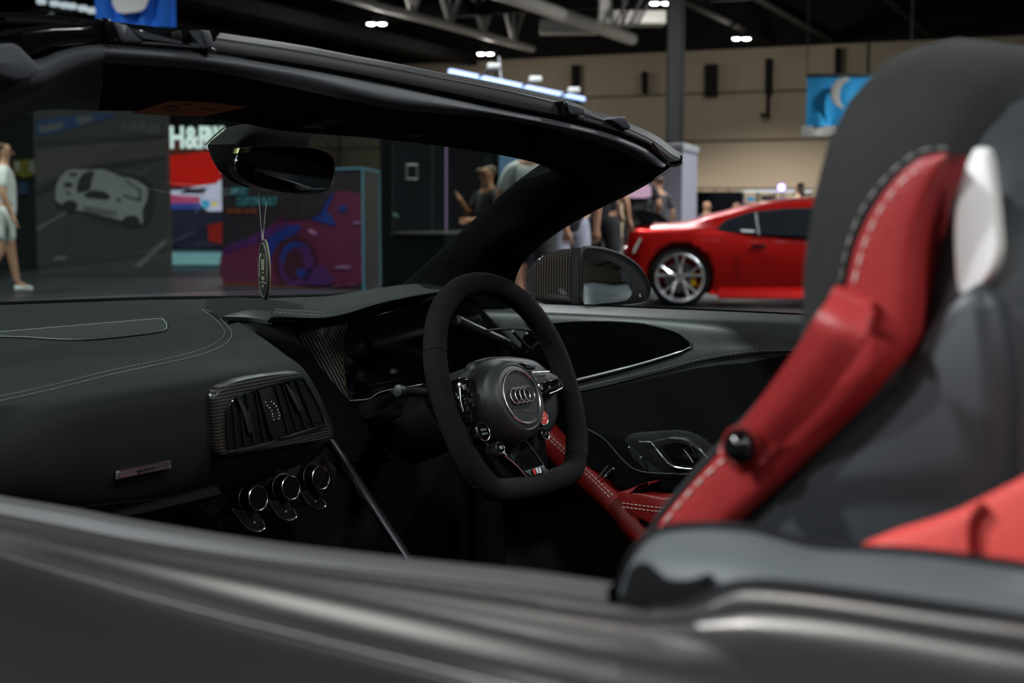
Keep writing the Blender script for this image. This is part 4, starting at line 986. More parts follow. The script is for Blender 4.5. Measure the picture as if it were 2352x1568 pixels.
# belt strap with press stud
eL = [(1913, 673), (1872, 728), (1828, 800), (1764, 890), (1700, 972), (1662, 1012), (1652, 1042), (1692, 1088)]
eR = [(2006, 712), (1984, 776), (1934, 858), (1868, 942), (1806, 1006), (1776, 1036), (1752, 1062), (1708, 1090)]
xs = [.706, .694, .699, .710, .719, .721, .716, .717]
a_ = [PX(x, y, X) for (x, y), X in zip(eL, xs)]; b_ = [PX(x, y, X) for (x, y), X in zip(eR, xs)]
mid_ = [p.lerp(q, .5) + V((-.0025, 0, 0)) for p, q in zip(a_, b_)]
top_ = [a_[0] + V((.010, 0, .000)), mid_[0] + V((.010, 0, 0)), b_[0] + V((.010, 0, 0))]
stp = mk('belt_strap', surf([a_, mid_, b_], 6, 5, thick=V((.0028, 0, 0))), 'red_leather', seat, auto=60, label='red leather belt strap')
bk0 = [(1925, 690), (1900, 760), (1860, 830)]; bk1 = [(2000, 722), (1975, 790), (1925, 865)]
mk('strap_return', surf([[PX(x, y, .733) for x, y in bk0], [PX(x, y, .731) for x, y in bk1]], 6, 4, thick=V((.0025, 0, 0))), 'red_leather_dark', stp)
mk('strap_fold', tube([PX(1915, 678, .727), PX(2002, 716, .727)], .0062, 12), 'red_leather', stp)
mk('press_stud', lathe(PX(1702, 1026, .7135), V((-1, 0, 0)), [(.0098, -.002), (.0095, .003), (.0075, .0062), (.004, .0082), (.0001, .0088)], 28), 'gloss_black', stp, label='glossy black press stud')
mk('stud_collar', ring(PX(1702, 1026, .7140), V((1, 0, 0)), .0112, .0014, 28), 'red_leather_dark', stp)
mk('seat_cushion', prism([V((.74, y, z)) for y, z in ((.36, .50), (.50, .56), (.80, .53), (.98, .52), (1.0, .44), (.96, .40), (.40, .38))], V((.43, 0, 0)), .03), 'alcantara', seat)
for x in (.80, 1.10):
    mk('seat_rail', box((x, .65, .30), (.04, .75, .16)), 'matt_black', seat, smooth=False)
ds = bpy.data.objects.new('driver_seat', None); COL.objects.link(ds); ds.parent = R8
mk('seat_cushion', prism([V((1.50, y, z)) for y, z in ((.36, .48), (.50, .52), (.80, .50), (1.08, .51), (1.13, .45), (1.08, .34), (.40, .32))], V((.44, 0, 0)), .03), 'red_leather_dark', ds)
g = archloft([(.205, .06, sx), (.232, .010, sx), (.262, .0, sx), (.302, .006, sx)]); g = ([v + V((.765, 0, 0)) for v in g[0]], g[1])
mk('seat_shell', g, 'shell', ds, auto=80)
g = archloft([(.293, .04, hx), (.31, .004, hx), (.335, -.002, hx), (.36, .002, hx), (.381, .035, hx)]); g = ([v + V((.765, 0, 0)) for v in g[0]], g[1])
mk('headrest', g, 'alcantara', ds, auto=80)
mk('seat_rail', box((1.72, .7, .27), (.3, .7, .10)), 'matt_black', ds, smooth=False)

mk('rear_bulkhead', box((1.42, -.10, .58), (1.36, .42, .52), bev=.03), 'soft_black', R8)
mk('rear_deck', surf([[V((.60, y, .88)), V((1.0, y, .93)), V((1.34, y, .94)), V((1.7, y, .93)), V((2.16, y, .88))] for y in (.02, -.5, -1.2)], 5, 4, thick=V((0, 0, -.02))), 'paint', R8)
mk('far_rear_quarter', surf([[V((2.12, y, .90)) for y in (.1, -.5, -1.2)], [V((2.24, y, .85)) for y in (.1, -.5, -1.2)], [V((2.28, y, .3)) for y in (.1, -.5, -1.2)]], 4, 5, thick=.01), 'paint', R8)
# ---- windscreen header --------------------------------------------------------
Yc = [(-300, 1.16), (250, 1.18), (500, 1.20), (800, 1.23), (1100, 1.23), (1300, 1.21), (1500, 1.18), (1565, 1.165)]
def HY(px, py, dy=0): return PY(px, py, interp(Yc, px) + dy)
top = [(496, 88), (600, 103), (700, 119), (800, 138), (900, 156), (1000, 176), (1100, 195), (1200, 216), (1300, 240), (1345, 262), (1400, 277), (1450, 296), (1500, 320), (1540, 350), (1562, 362)]
low = [(470, 116), (600, 136), (700, 152), (800, 170), (900, 190), (1000, 210), (1100, 231), (1200, 253), (1300, 272), (1345, 284), (1400, 300), (1450, 318), (1495, 338), (1525, 362), (1535, 378)]
back = [HY(x, y, .05) + V((0, 0, .004)) for x, y in top]
hs = mk('header_strip', surf([[p + V((0, .10, -.035)) for p in back], back, [HY(x, y, .004) for x, y in top], [HY(x, y + 5, -.002) for x, y in top], [HY(x, y - 5, -.004) for x, y in low], [HY(x, y, .004) for x, y in low]], 3, 4), 'header_gloss', R8, auto=40)
mk('strip_edge', tube(cr([HY(x, y + 1, .001) for x, y in top[:9]], 4), .0011, 6), 'dark_chrome', hs)
# curl at the far end
mk('corner_curl', surf([[HY(x, y, d) for x, y, d in ((1500, 322, 0), (1530, 345, .01), (1548, 362, .02), (1564, 356, .01))], [HY(x, y, d) for x, y, d in ((1500, 336, -.01), (1525, 362, -.01), (1545, 378, 0), (1567, 372, 0))]], 5, 4, thick=.004), 'gloss_black', hs)
# header trim: grey lit lip, rolling into the black underside
tp = [(238, 106), (400, 118), (500, 128), (600, 144), (700, 161), (800, 180), (900, 200), (1000, 221), (1100, 242), (1200, 262), (1300, 282), (1400, 308), (1480, 340), (1530, 376)]
t2 = [(238, 118), (400, 130), (500, 142), (600, 158), (700, 177), (800, 203), (900, 227), (1000, 240), (1100, 254), (1200, 272), (1300, 292), (1400, 317), (1480, 350), (1522, 384)]
t3 = [(240, 140), (400, 150), (500, 162), (600, 182), (700, 204), (800, 226), (900, 246), (1000, 256), (1100, 264), (1200, 279), (1290, 300), (1380, 326), (1440, 350), (1480, 372)]
t4 = [(230, 225), (400, 230), (500, 240), (600, 256), (700, 272), (800, 285), (900, 296), (980, 304), (1050, 312), (1120, 325), (1180, 338), (1240, 356), (1290, 376), (1320, 400)]
t5 = [(225, 254), (330, 256), (430, 264), (520, 276), (640, 299), (740, 308), (830, 315), (900, 322), (980, 331), (1060, 342), (1120, 351), (1170, 360), (1215, 369), (1247, 379)]
gh = surf([[HY(x, y - 4, .03) for x, y in tp], [HY(x, y, .006) for x, y in tp], [HY(x, y, -.006) for x, y in t2], [HY(x, y, .004) for x, y in t3], [HY(x, y, .095) for x, y in t4], [HY(x, y, .135) for x, y in t5], [HY(x, y, .15) + V((0, 0, .02)) for x, y in t5]], 3, 5)
ht = mk('header_trim', gh, 'pillar_cloth', R8, auto=70); T_ht = bvh(gh)
mk('trim_lip', surf([[HY(x, y - 2, .010) for x, y in tp], [HY(x, y, -.003) for x, y in tp], [HY(x, y, -.012) for x, y in t2], [HY(x, y, -.002) + V((0, 0, -.002)) for x, y in t3]], 3, 5), 'lip', ht, auto=80)
# sun visors and labels on the underside
mk('warning_label', surf([[hit(T_ht, x, y, .003) for x, y in ((300, 254), (392, 226))], [hit(T_ht, x, y, .003) for x, y in ((385, 259), (480, 230))], [hit(T_ht, x, y, .003) for x, y in ((468, 262), (565, 240))]], 3, 3, thick=.0006), 'label_orange', ht, smooth=False, label='orange warning label on the sun visor')
mk('label_mark', join(tube([hit(T_ht, x, y, .0045) for x, y in ((372, 240), (388, 236), (405, 237), (410, 241), (400, 245), (378, 246))], .0007, 5, True), tube([hit(T_ht, x, y, .0045) for x, y in ((455, 240), (490, 246))], .0006, 5), tube([hit(T_ht, x, y, .0045) for x, y in ((415, 231), (440, 232))], .0006, 5)), 'label_ink', ht)
for a, b, c, d in (((692, 283), (745, 266), (803, 266), (740, 288)), ((905, 310), (965, 298), (992, 298), (960, 310))):
    mk('courtesy_lamp', surf([[hit(T_ht, *a, .004), hit(T_ht, *b, .004)], [hit(T_ht, *d, .004), hit(T_ht, *c, .004)]], 3, 3, thick=.002), 'soft_black', ht)
mk('lamp_edge', tube([hit(T_ht, x, y, .005) for x, y in ((692, 284), (725, 281), (738, 287))], .0008, 5), 'alu', ht)
# near corner: pillar trim, gloss band, rounded end, latch brackets
n1 = [(-300, 175), (-60, 150), (80, 140), (130, 122), (185, 108), (236, 103)]
n2 = [(-300, 215), (-60, 180), (88, 165), (140, 142), (190, 126), (240, 120)]
n3 = [(-300, 300), (-60, 240), (85, 205), (130, 185), (180, 165), (238, 150)]
n4 = [(-300, 420), (-100, 315), (0, 262), (80, 235), (150, 228), (228, 225)]
n5 = [(-300, 480), (-120, 365), (-20, 305), (40, 272), (100, 252), (226, 254)]
mk('near_pillar_trim', surf([[HY(x, y - 4, .02) for x, y in n1], [HY(x, y, -.004) for x, y in n1], [HY(x, y, -.012) for x, y in n2], [HY(x, y, .0) for x, y in n3], [HY(x, y, .07) for x, y in n4], [HY(x, y, .13) for x, y in n5]], 5, 5), 'lip', R8, auto=80)
e_ = smooth2([(-120, 128), (-40, 110), (10, 101), (40, 101), (62, 120), (86, 146), (90, 166), (74, 181), (48, 186), (15, 180), (-40, 158), (-120, 150)], 3)
mk('rounded_end_cover', prism([HY(x, y, -.03) for x, y in e_], V((0, .05, 0)), .004), 'lip', R8, auto=80, label='rounded dark grey end cover')
gb_ = [(-200, 108), (-60, 88), (10, 76), (62, 62), (120, 55), (185, 53), (215, 48), (240, 40), (254, 44), (262, 92), (232, 95), (180, 98), (130, 105), (98, 118), (76, 128), (45, 99), (10, 98), (-200, 122)]
mk('near_header_band', prism([HY(x, y, -.008) for x, y in gb_], V((0, .06, 0)), .006), 'gloss_black', R8, auto=60)
mk('far_roof_edge', tube(cr([HY(x, y, .16) for x, y in ((-200, 34), (0, 40), (100, 45), (200, 54), (300, 66), (500, 96))], 5), .0055, 8), 'gloss_black', R8)
mk('edge_chrome', tube(cr([HY(x, y, .15) for x, y in ((16, 43), (100, 47), (190, 54))], 5), .0016, 6), 'chrome', R8)
def clip(pts, nm='latch_bracket', mt='lip', dy=-.014, th=.03): mk(nm, prism([HY(x, y, dy) for x, y in pts], V((0, th, 0)), .003), mt, R8, auto=50)
clip([(242, 40), (256, 42), (272, 92), (258, 94)], mt='gloss_black', dy=-.018); clip([(258, 48), (282, 54), (292, 90), (276, 93)], dy=-.016)
clip([(462, 68), (484, 70), (498, 118), (474, 110)], dy=-.018); clip([(484, 104), (500, 112), (499, 122), (478, 112)], mt='gloss_black', dy=-.02)
clip([(290, 56), (300, 62), (322, 92), (335, 90), (460, 100), (468, 112), (330, 102), (284, 96)], dy=-.010, th=.02)
clip([(300, 66), (350, 70), (380, 66), (440, 66), (468, 72), (468, 100), (330, 90)], 'latch_recess', 'gloss_black', .004, .02)
clip([(402, 74), (418, 70), (420, 96), (404, 94)], mt='matt_black', dy=-.006)
clip([(1296, 238), (1308, 236), (1342, 246), (1345, 262), (1330, 266), (1308, 262)], dy=-.012); clip([(1296, 233), (1304, 232), (1310, 262), (1302, 262)], mt='gloss_black', dy=-.016)
clip([(1400, 274), (1428, 268), (1436, 266), (1450, 292), (1446, 298), (1430, 294), (1424, 288)], dy=-.010)
clip([(1346, 258), (1362, 262), (1420, 284), (1418, 290), (1380, 280), (1346, 270)], dy=-.004)

# ---- far pillar --------------------------------------------------------------
pe = [(1247, 378, 1.90), (1190, 420, 1.935), (1120, 482, 1.99), (1060, 537, 2.03), (1000, 592, 2.07), (940, 646, 2.12), (860, 712, 2.16)]
pm = [(1330, 398, 1.885), (1290, 430, 1.915), (1230, 486, 1.965), (1170, 540, 2.0), (1110, 590, 2.04), (1060, 650, 2.08), (1000, 720, 2.11)]
pn = [(1480, 415, 1.93), (1400, 450, 1.96), (1320, 500, 2.0), (1250, 548, 2.04), (1185, 600, 2.08), (1170, 660, 2.10), (1150, 740, 2.12)]
po = [(1538, 392, 1.955), (1462, 436, 1.985), (1392, 472, 2.02), (1328, 503, 2.05), (1262, 548, 2.09), (1187, 609, 2.13), (1187, 720, 2.14)]
gp = surf([[PX(x, y, X + .03) for x, y, X in pe], [PX(*q) for q in pe], [PX(*q) for q in pm], [PX(*q) for q in pn], [PX(*q) for q in po], [PX(x, y, X + .02) for x, y, X in po]], 5, 5)
mk('far_windscreen_pillar', gp, 'pillar_cloth', R8, auto=80)
mk('corner_filler', surf([[HY(x, y, .0) for x, y in ((1240, 300), (1400, 318), (1500, 350), (1545, 380))], [HY(x, y, .06) for x, y in ((1230, 350), (1330, 380), (1430, 410), (1500, 412))], [PX(1250, 372, 1.90), PX(1330, 400, 1.89), PX(1420, 440, 1.95), PX(1470, 430, 1.98)]], 5, 5), 'pillar_cloth', R8)
# windscreen glass
gt_ = [V((.72, 1.24, 1.165)), V((.95, 1.30, 1.17)), V((1.34, 1.35, 1.175)), V((1.70, 1.33, 1.165)), V((1.93, 1.27, 1.12))]
gb2 = [V((.56, 1.74, .85)), V((.90, 2.06, .878)), V((1.34, 2.20, .888)), V((1.80, 2.06, .895)), V((2.18, 1.80, .89))]
gm_ = [a.lerp(b, .5) + V((0, .03, .03)) for a, b in zip(gt_, gb2)]
mk('windscreen', surf([gt_, gm_, gb2], 8, 8), 'glass', R8, auto=80)
mk('windscreen_base_seal', tube(cr([PZ(x, y, .889) for x, y in ((-300, 712), (-100, 703), (0, 698), (350, 686), (700, 681), (860, 668))], 5), .004, 8), 'rubber', R8)

# ---- dashboard ---------------------------------------------------------------
dr = [([(-300, 712), (0, 699), (250, 690), (490, 686)], .888), ([(-300, 737), (0, 716), (250, 702), (505, 706)], .884), ([(-300, 803), (0, 762), (300, 737), (560, 748)], .873),
      ([(-300, 885), (0, 842), (300, 790), (612, 782)], .861), ([(-300, 985), (0, 915), (270, 856), (652, 812)], .846)]
rows = [[PZ(x, y, z) for x, y in r] for r, z in dr]
for r, ys in (([(-300, 1020), (0, 955), (270, 902), (700, 850)], (1.31, 1.31, 1.335, 1.43)), ([(-300, 1090), (0, 1040), (280, 1000), (742, 925)], (1.29, 1.29, 1.32, 1.43)),
              ([(-300, 1180), (0, 1130), (290, 1095), (766, 1000)], (1.30, 1.30, 1.335, 1.45)), ([(-300, 1240), (0, 1190), (300, 1165), (720, 1050)], (1.35, 1.35, 1.38, 1.48)), ([(-300, 1270), (0, 1215), (300, 1190), (720, 1080)], (1.45, 1.45, 1.48, 1.55))):
    rows.append([PY(x, y, Y) for (x, y), Y in zip(r, ys)])
g_d = surf(rows, 10, 6, thick=V((0, .012, -.012)))
db = mk('dashboard', g_d, 'dash_leather', R8, auto=80); T_d = bvh(g_d)
def onD(pts, off=.0012, n=6, T=None): return [hit(T or T_d, p.x, p.y, off) for p in cr([V((a, b, 0)) for a, b in pts], n)]
S1 = [(-250, 975), (0, 922), (130, 893), (250, 863), (360, 839), (450, 819), (505, 799), (528, 781), (532, 765), (520, 748), (497, 724), (474, 712)]
S2 = [(-250, 963), (0, 912), (130, 883), (250, 853), (360, 830), (440, 811), (492, 791), (514, 772), (512, 754), (490, 730), (464, 712)]
mk('dash_stitching', stitch(onD(S1), .0005, .0046, .0034), 'thread', db, label='pale stitching'); mk('dash_stitching', stitch(onD(S2), .00032, .0046, .0036), 'thread_green', db)
sp = [(-60, 772), (60, 760), (200, 748), (355, 735), (376, 738), (383, 750), (374, 762), (300, 773), (180, 783), (60, 777)]
mk('speaker_grille', prism([hit(T_d, x, y, .0015) for x, y in smooth2(sp, 3)], V((0, 0, -.004)), 0), mat('speaker_mesh', (.012, .014, .018), .6, bump=.6, bscale=1500), db, smooth=False)
mk('grille_edge', tube([hit(T_d, x, y, .0020) for x, y in smooth2(sp, 3)], .0007, 5, True), 'thread_green', db)
mk('glovebox_seam', tube(onD([(140, 1168), (250, 1156), (420, 1138), (500, 1112)], .0005), .0015, 6), 'rubber', db)
# lettered badge
bq = [hit(T_d, x, y, .003) for x, y in ((258, 1080), (384, 1054), (391, 1071), (264, 1097))]
bx = ((bq[1] - bq[0]) + (bq[2] - bq[3])).normalized(); bn_ = bx.cross(Z3).normalized(); bn_ = bn_ if bn_.dot(FH) < 0 else -bn_; by = bn_.cross(bx)
bc = sum(bq, V()) / 4; w_ = (bq[1] - bq[0]).length; h_ = abs((bq[0] - bq[3]).dot(by))
bg = mk('metal_badge', box(bc, (w_, h_, .004), (bx, by, bn_), .0025), 'alu', db, auto=40)
mk('badge_rim', tube([bc + bx * sx_ * w_ * .47 + by * sy_ * h_ * .40 + bn_ * .0022 for sx_, sy_ in ((-1, -1), (1, -1), (1, 1), (-1, 1))], .0007, 6, True), 'chrome', bg)
mk('badge_lettering', text('quattro', bc + bn_ * .002, bx, by, h_ * .78, .0008, stretch=1.35), 'soft_black', bg, smooth=False)

# centre wall and recess between dash top and the pod
mk('centre_recess', surf([[PY(x, y, Y) for x, y, Y in ((495, 688, 1.95), (560, 684, 1.9), (640, 690, 1.75), (700, 700, 1.70))], [PY(x, y, Y) for x, y, Y in ((500, 712, 1.78), (540, 716, 1.74), (620, 726, 1.66), (665, 742, 1.62))],
                          [PY(x, y, Y) for x, y, Y in ((560, 760, 1.62), (600, 765, 1.62), (660, 775, 1.60), (700, 800, 1.58))], [PY(x, y, Y) for x, y, Y in ((640, 860, 1.60), (680, 870, 1.60), (740, 900, 1.58), (800, 920, 1.56))],
                          [PY(x, y, Y) for x, y, Y in ((680, 1050, 1.60), (740, 1060, 1.60), (800, 1060, 1.58), (900, 1060, 1.56))]], 5, 5, thick=V((0, .02, 0))), 'matt_black', db)
mk('dash_bridge', surf([[PZ(x, y, .889) for x, y in ((470, 686), (640, 684), (760, 676), (880, 664))], [PZ(x, y, .887) for x, y in ((480, 692), (560, 690), (640, 691), (740, 690))], [PZ(x, y, .884) for x, y in ((492, 703), (520, 699), (580, 697), (660, 699))]], 6, 4, thick=V((0, 0, -.02))), 'dash_leather', db)
mk('recess_ledge', surf([[PY(x, y, Y) for x, y, Y in ((530, 720, 1.70), (570, 712, 1.70), (622, 713, 1.66))], [PY(x, y, Y) for x, y, Y in ((512, 727, 1.66), (570, 729, 1.66), (625, 737, 1.62))]], 5, 4, thick=V((0, 0, -.006))), 'shell', db)
mk('lower_dash', surf([[PY(x, y, Y) for x, y, Y in ((420, 1110, 1.55), (700, 1000, 1.58), (1000, 900, 1.60), (1300, 850, 1.62))], [PY(x, y, Y) for x, y, Y in ((420, 1400, 1.62), (700, 1400, 1.66), (1000, 1400, 1.66), (1300, 1400, 1.66))]], 5, 4, thick=V((0, .02, 0))), 'matt_black', db)
# instrument pod
hood = [[PY(x, y, Y) for x, y, Y in ((640, 700, 1.80), (780, 676, 1.86), (860, 663, 1.88), (950, 652, 1.86), (1060, 654, 1.82))],
        [PY(x, y, Y) for x, y, Y in ((634, 706, 1.72), (760, 698, 1.74), (860, 686, 1.76), (950, 666, 1.78), (1060, 658, 1.78))],
        [PY(x, y, Y) for x, y, Y in ((627, 720, 1.63), (730, 725, 1.575), (800, 714, 1.56), (900, 686, 1.60), (1050, 662, 1.70))],
        [PY(x, y, Y) for x, y, Y in ((625, 730, 1.615), (730, 734, 1.565), (795, 726, 1.55), (890, 698, 1.59), (1045, 668, 1.70))],
        [PY(x, y, Y) for x, y, Y in ((628, 739, 1.63), (730, 743, 1.59), (790, 738, 1.58), (880, 712, 1.62), (1040, 678, 1.74))]]
g_h = surf(hood, 8, 5, thick=V((0, .01, -.006)))
pod = mk('instrument_hood', g_h, 'dash_leather', R8, auto=80); T_hd = bvh(g_h)
mk('hood_stitching', stitch(onD([(628, 718), (680, 722), (735, 725), (770, 723), (800, 714), (850, 699), (900, 683), (940, 668)], .0010, 6, T_hd), .0005, .0046, .0034), 'thread', pod, label='pale stitching')
mk('hood_stitching', stitch(onD([(632, 710), (680, 714), (735, 718), (770, 716), (800, 707), (850, 693), (890, 680)], .0010, 6, T_hd), .00032, .0046, .0036), 'thread_green', pod)
mk('carbon_side', surf([[PY(x, y, Y) for x, y, Y in ((660, 740, 1.64), (700, 742, 1.60), (750, 742, 1.585), (800, 736, 1.60))], [PY(x, y, Y) for x, y, Y in ((682, 790, 1.62), (710, 792, 1.60), (750, 795, 1.58), (788, 800, 1.60))], [PY(x, y, Y) for x, y, Y in ((692, 850, 1.62), (720, 880, 1.60), (760, 900, 1.59), (800, 925, 1.60))]], 6, 6, thick=V((0, .01, 0))), 'carbon', pod, label='ribbed carbon side')
mk('instrument_screen', prism([PY(x, y, 1.615) for x, y in ((795, 742), (900, 712), (1020, 680), (1100, 700), (1120, 800), (1010, 880), (930, 890), (870, 902), (842, 920), (804, 922), (790, 860), (787, 790))], V((0, .03, 0)), .002), 'screen_black', pod)
mk('screen_rim', tube(cr([PY(x, y, 1.598) for x, y in ((797, 742), (789, 770), (787, 810), (790, 860), (797, 900), (803, 922))], 4), .0009, 6), mat('olive_rim', (.16, .16, .06), .3, metal=.6), pod)
mk('lower_rim', tube(cr([PY(x, y, 1.596) for x, y in ((803, 920), (835, 918), (852, 914), (870, 902), (900, 894), (975, 882))], 4), .0011, 6), 'alu', pod)
mk('column_cowl', surf([[PY(x, y, Y) for x, y, Y in ((830, 930, 1.60), (900, 905, 1.56), (1000, 890, 1.52))], [PY(x, y, Y) for x, y, Y in ((850, 970, 1.56), (930, 950, 1.50), (1040, 930, 1.46))], [PY(x, y, Y) for x, y, Y in ((900, 1040, 1.60), (960, 1030, 1.56), (1060, 1010, 1.50))]], 5, 5, thick=V((0, .01, 0))), 'soft_black', pod)
stk = mk('indicator_stalk', tube([PY(1010, 905, 1.47), PY(960, 900, 1.46), PY(918, 898, 1.45)], [.006, .007, .009], 12), 'matt_black', pod)
mk('stalk_end', lathe(PY(922, 898, 1.449), (PY(900, 896, 1.447) - PY(930, 899, 1.449)), [(.001, 0), (.0090, .0), (.0098, .005), (.0090, .010), (.003, .012)], 16), 'shell', stk)
# far dash end with its vent
fe = bpy.data.objects.new('far_air_vent', None); COL.objects.link(fe); fe.parent = R8
mk('vent_body', surf([[PY(x, y, Y) for x, y, Y in ((1000, 690, 1.80), (1120, 676, 1.76), (1230, 690, 1.68), (1290, 725, 1.60))], [PY(x, y, Y) for x, y, Y in ((1020, 740, 1.74), (1120, 730, 1.72), (1220, 735, 1.64), (1280, 760, 1.58))], [PY(x, y, Y) for x, y, Y in ((1040, 900, 1.72), (1120, 880, 1.70), (1220, 870, 1.62), (1300, 900, 1.57))]], 5, 5, thick=V((0, .02, 0))), 'soft_black', fe)
mk('vent_band', tube(cr([PY(x, y, 1.60) for x, y in ((1050, 735), (1085, 752), (1120, 768), (1165, 790), (1205, 822), (1240, 858))], 5), .009, 10, flat=(FH, .5)), 'shell', fe)
mk('vent_blade', tube(cr([PY(x, y, 1.57) for x, y in ((1117, 759), (1150, 755), (1190, 755), (1222, 760))], 4), .0025, 8), 'dark_chrome', fe)
mk('vent_blade', tube(cr([PY(x, y, 1.56) for x, y in ((1178, 760), (1205, 790), (1232, 818), (1256, 846))], 4), .0035, 8), 'shell', fe)
mk('vent_blade', tube(cr([PY(x, y, 1.58) for x, y in ((1210, 765), (1232, 785), (1242, 800))], 4), .0030, 8), mat('blue_black_gloss', (.02, .035, .05), .2), fe)
mk('sensor_dome', lathe(PY(1166, 704, 1.62), V((0, -.4, 1)), [(.008, 0), (.007, .003), (.001, .005)], 12), 'gloss_black', fe)

def VF(x, y, Y): return PY(x, y, Y - 1.39 + interp([(490, 1.345), (760, 1.405)], x))
# centre air vent -----------------------------------------------------------------
cv = bpy.data.objects.new('centre_air_vent', None); COL.objects.link(cv); cv.parent = R8
ho = [(488, 925), (494, 902), (512, 888), (560, 872), (620, 862), (672, 856), (692, 856), (712, 880), (740, 935), (764, 990), (762, 1004), (742, 1012), (640, 1030), (530, 1048), (506, 1044), (497, 1010)]
mk('vent_housing', prism([VF(x, y, 1.395) for x, y in smooth2(ho, 3)], V((0, .06, 0)), .005), 'carbon_dark', cv, auto=60, label='ribbed carbon housing')
op = [(521, 950), (528, 928), (545, 912), (590, 893), (640, 880), (690, 868), (704, 882), (728, 925), (744, 968), (738, 976), (640, 1010), (545, 1032), (526, 1026)]
mk('vent_opening', prism([VF(x, y, 1.391) for x, y in smooth2(op, 3)], V((0, .01, 0)), .002), 'matt_black', cv)
mk('vent_rim', tube([VF(x, y, 1.390) for x, y in smooth2(op, 4)], .0014, 6, True), mat('green_black_gloss', (.008, .016, .012), .2), cv)
topE = lambda t: (530 + 165 * t, interp([(0, 925), (.35, 893), (1, 870)], t)); botE = lambda t: (540 + 200 * t, 1028 - 54 * t)
for i, t in enumerate((.03, .12, .22, .34, .62, .72, .82, .92)):
    a, b = topE(t), botE(t)
    A_, B_ = VF(*a, 1.386), VF(*b, 1.386); d_ = V((0, .004, 0)); x_ = V((.0012, 0, 0))
    mk('slat', loft([[A_ - x_, A_ + x_, A_ + x_ + d_, A_ - x_ + d_], [B_ - x_, B_ + x_, B_ + x_ + d_, B_ - x_ + d_]]), 'green_black_gloss' and bpy.data.materials['green_black_gloss'], cv, smooth=False)
for a, b, c in (((546, 912), (562, 945), (575, 990)), ((656, 880), (672, 905), (690, 940))):
    mk('adjuster_tab', prism([VF(a[0] - 2, a[1], 1.383), VF(a[0] + 6, a[1] + 4, 1.383), VF(b[0] + 8, b[1], 1.383), VF(c[0] + 4, c[1], 1.383), VF(c[0] - 2, c[1] + 6, 1.383), VF(b[0] - 4, b[1] + 4, 1.383)], V((0, .005, 0)), .001), 'shell', cv)
    mk('tab_edge', tube([VF(b[0] + 7, b[1] - 2, 1.382), VF(c[0] + 4, c[1], 1.382)], .0008, 6), 'alu', cv)
mk('centre_plate', prism([VF(x, y, 1.384) for x, y in ((594, 896), (622, 888), (630, 900), (656, 985), (650, 1004), (630, 1010), (618, 990))], V((0, .006, 0)), .001), 'soft_black', cv)
beads = [(609, 924), (613, 931), (618, 937), (623, 944), (625, 951), (626, 957), (628, 964), (622, 923), (628, 927), (633, 933), (637, 941), (639, 948), (641, 955), (640, 962)]
mk('crystal_beads', join(*[lathe(VF(x, y, 1.383), V((0, -1, 0)), [(.0016, 0), (.0012, .0012), (.0001, .0018)], 8) for x, y in beads]), 'chrome_bright', cv, label='two curved rows of tiny sparkling beads')
mk('lower_lip', tube([VF(x, y, 1.386) for x, y in ((524, 1036), (580, 1026), (628, 1014), (634, 1006), (660, 1002), (700, 990), (745, 976))], .0012, 6), 'dark_chrome', cv)

# climate knobs ---------------------------------------------------------------------
mk('climate_panel', prism([PY(x, y, 1.478) for x, y in ((440, 1150), (520, 1110), (640, 1080), (745, 1040), (775, 1075), (770, 1130), (700, 1160), (600, 1200), (520, 1230))], V((0, .03, 0)), .004), 'soft_black', R8)
for (rx, ry), (fx, fy), u in (((575, 1146), (593, 1144), [(532, 1167), (550, 1192), (570, 1213), (590, 1221), (603, 1217), (608, 1209), (601, 1192), (594, 1178)]),
                              ((651, 1121), (668, 1120), [(614, 1146), (628, 1168), (642, 1186), (662, 1195), (676, 1191), (681, 1183), (673, 1168), (667, 1154)]),
                              ((721, 1096), (737, 1097), [(687, 1125), (699, 1143), (711, 1160), (730, 1169), (743, 1166), (748, 1159), (741, 1146), (735, 1133)])):
    kn = bpy.data.objects.new('climate_knob', None); COL.objects.link(kn); kn.parent = R8
    c = PY(fx, fy, 1.436); ax = V((0, -1, .18)).normalized()
    b = PY(rx, ry, 1.470)
    mk('knob_body', loft([[b + q for q in [(ax.orthogonal().normalized() * math.cos(t) + ax.cross(ax.orthogonal().normalized()) * math.sin(t)) * .0195 for t in [2 * PI * i / 28 for i in range(28)]]], [c + q for q in [(ax.orthogonal().normalized() * math.cos(t) + ax.cross(ax.orthogonal().normalized()) * math.sin(t)) * .0160 for t in [2 * PI * i / 28 for i in range(28)]]]]), 'gloss_black', kn)
    mk('base_ring', ring(b, ax, .0202, .0009, 36, 6), 'alu', kn); mk('face_ring', ring(c, ax, .0163, .0010, 36, 6), 'chrome', kn)
    mk('toggle_switch', prism([PY(x, y, 1.448) for x, y in u], V((0, .012, 0)), .002), 'soft_black', kn)
    mk('toggle_rim', tube(cr([PY(x, y, 1.446) for x, y in u[:-1]], 4), .0012, 6), 'chrome_bright', kn)
    mk('toggle_mark', box(PY((u[3][0] + u[7][0]) / 2 - 8, (u[3][1] + u[7][1]) / 2, 1.4465), (.003, .001, .002)), 'thread', kn, smooth=False)
mk('console_trim', prism([PX(x, y, 1.43) for x, y in ((742, 1014), (756, 1009), (850, 1152), (946, 1300), (934, 1300), (842, 1162))], V((.008, 0, 0)), .002), 'dark_chrome', R8, auto=50)
mk('centre_console', prism([PX(x, y, 1.435) for x, y in ((748, 1012), (757, 1010), (948, 1300), (1020, 1420), (980, 1420), (930, 1305))], V((.012, 0, 0)), .003), 'matt_black', R8)
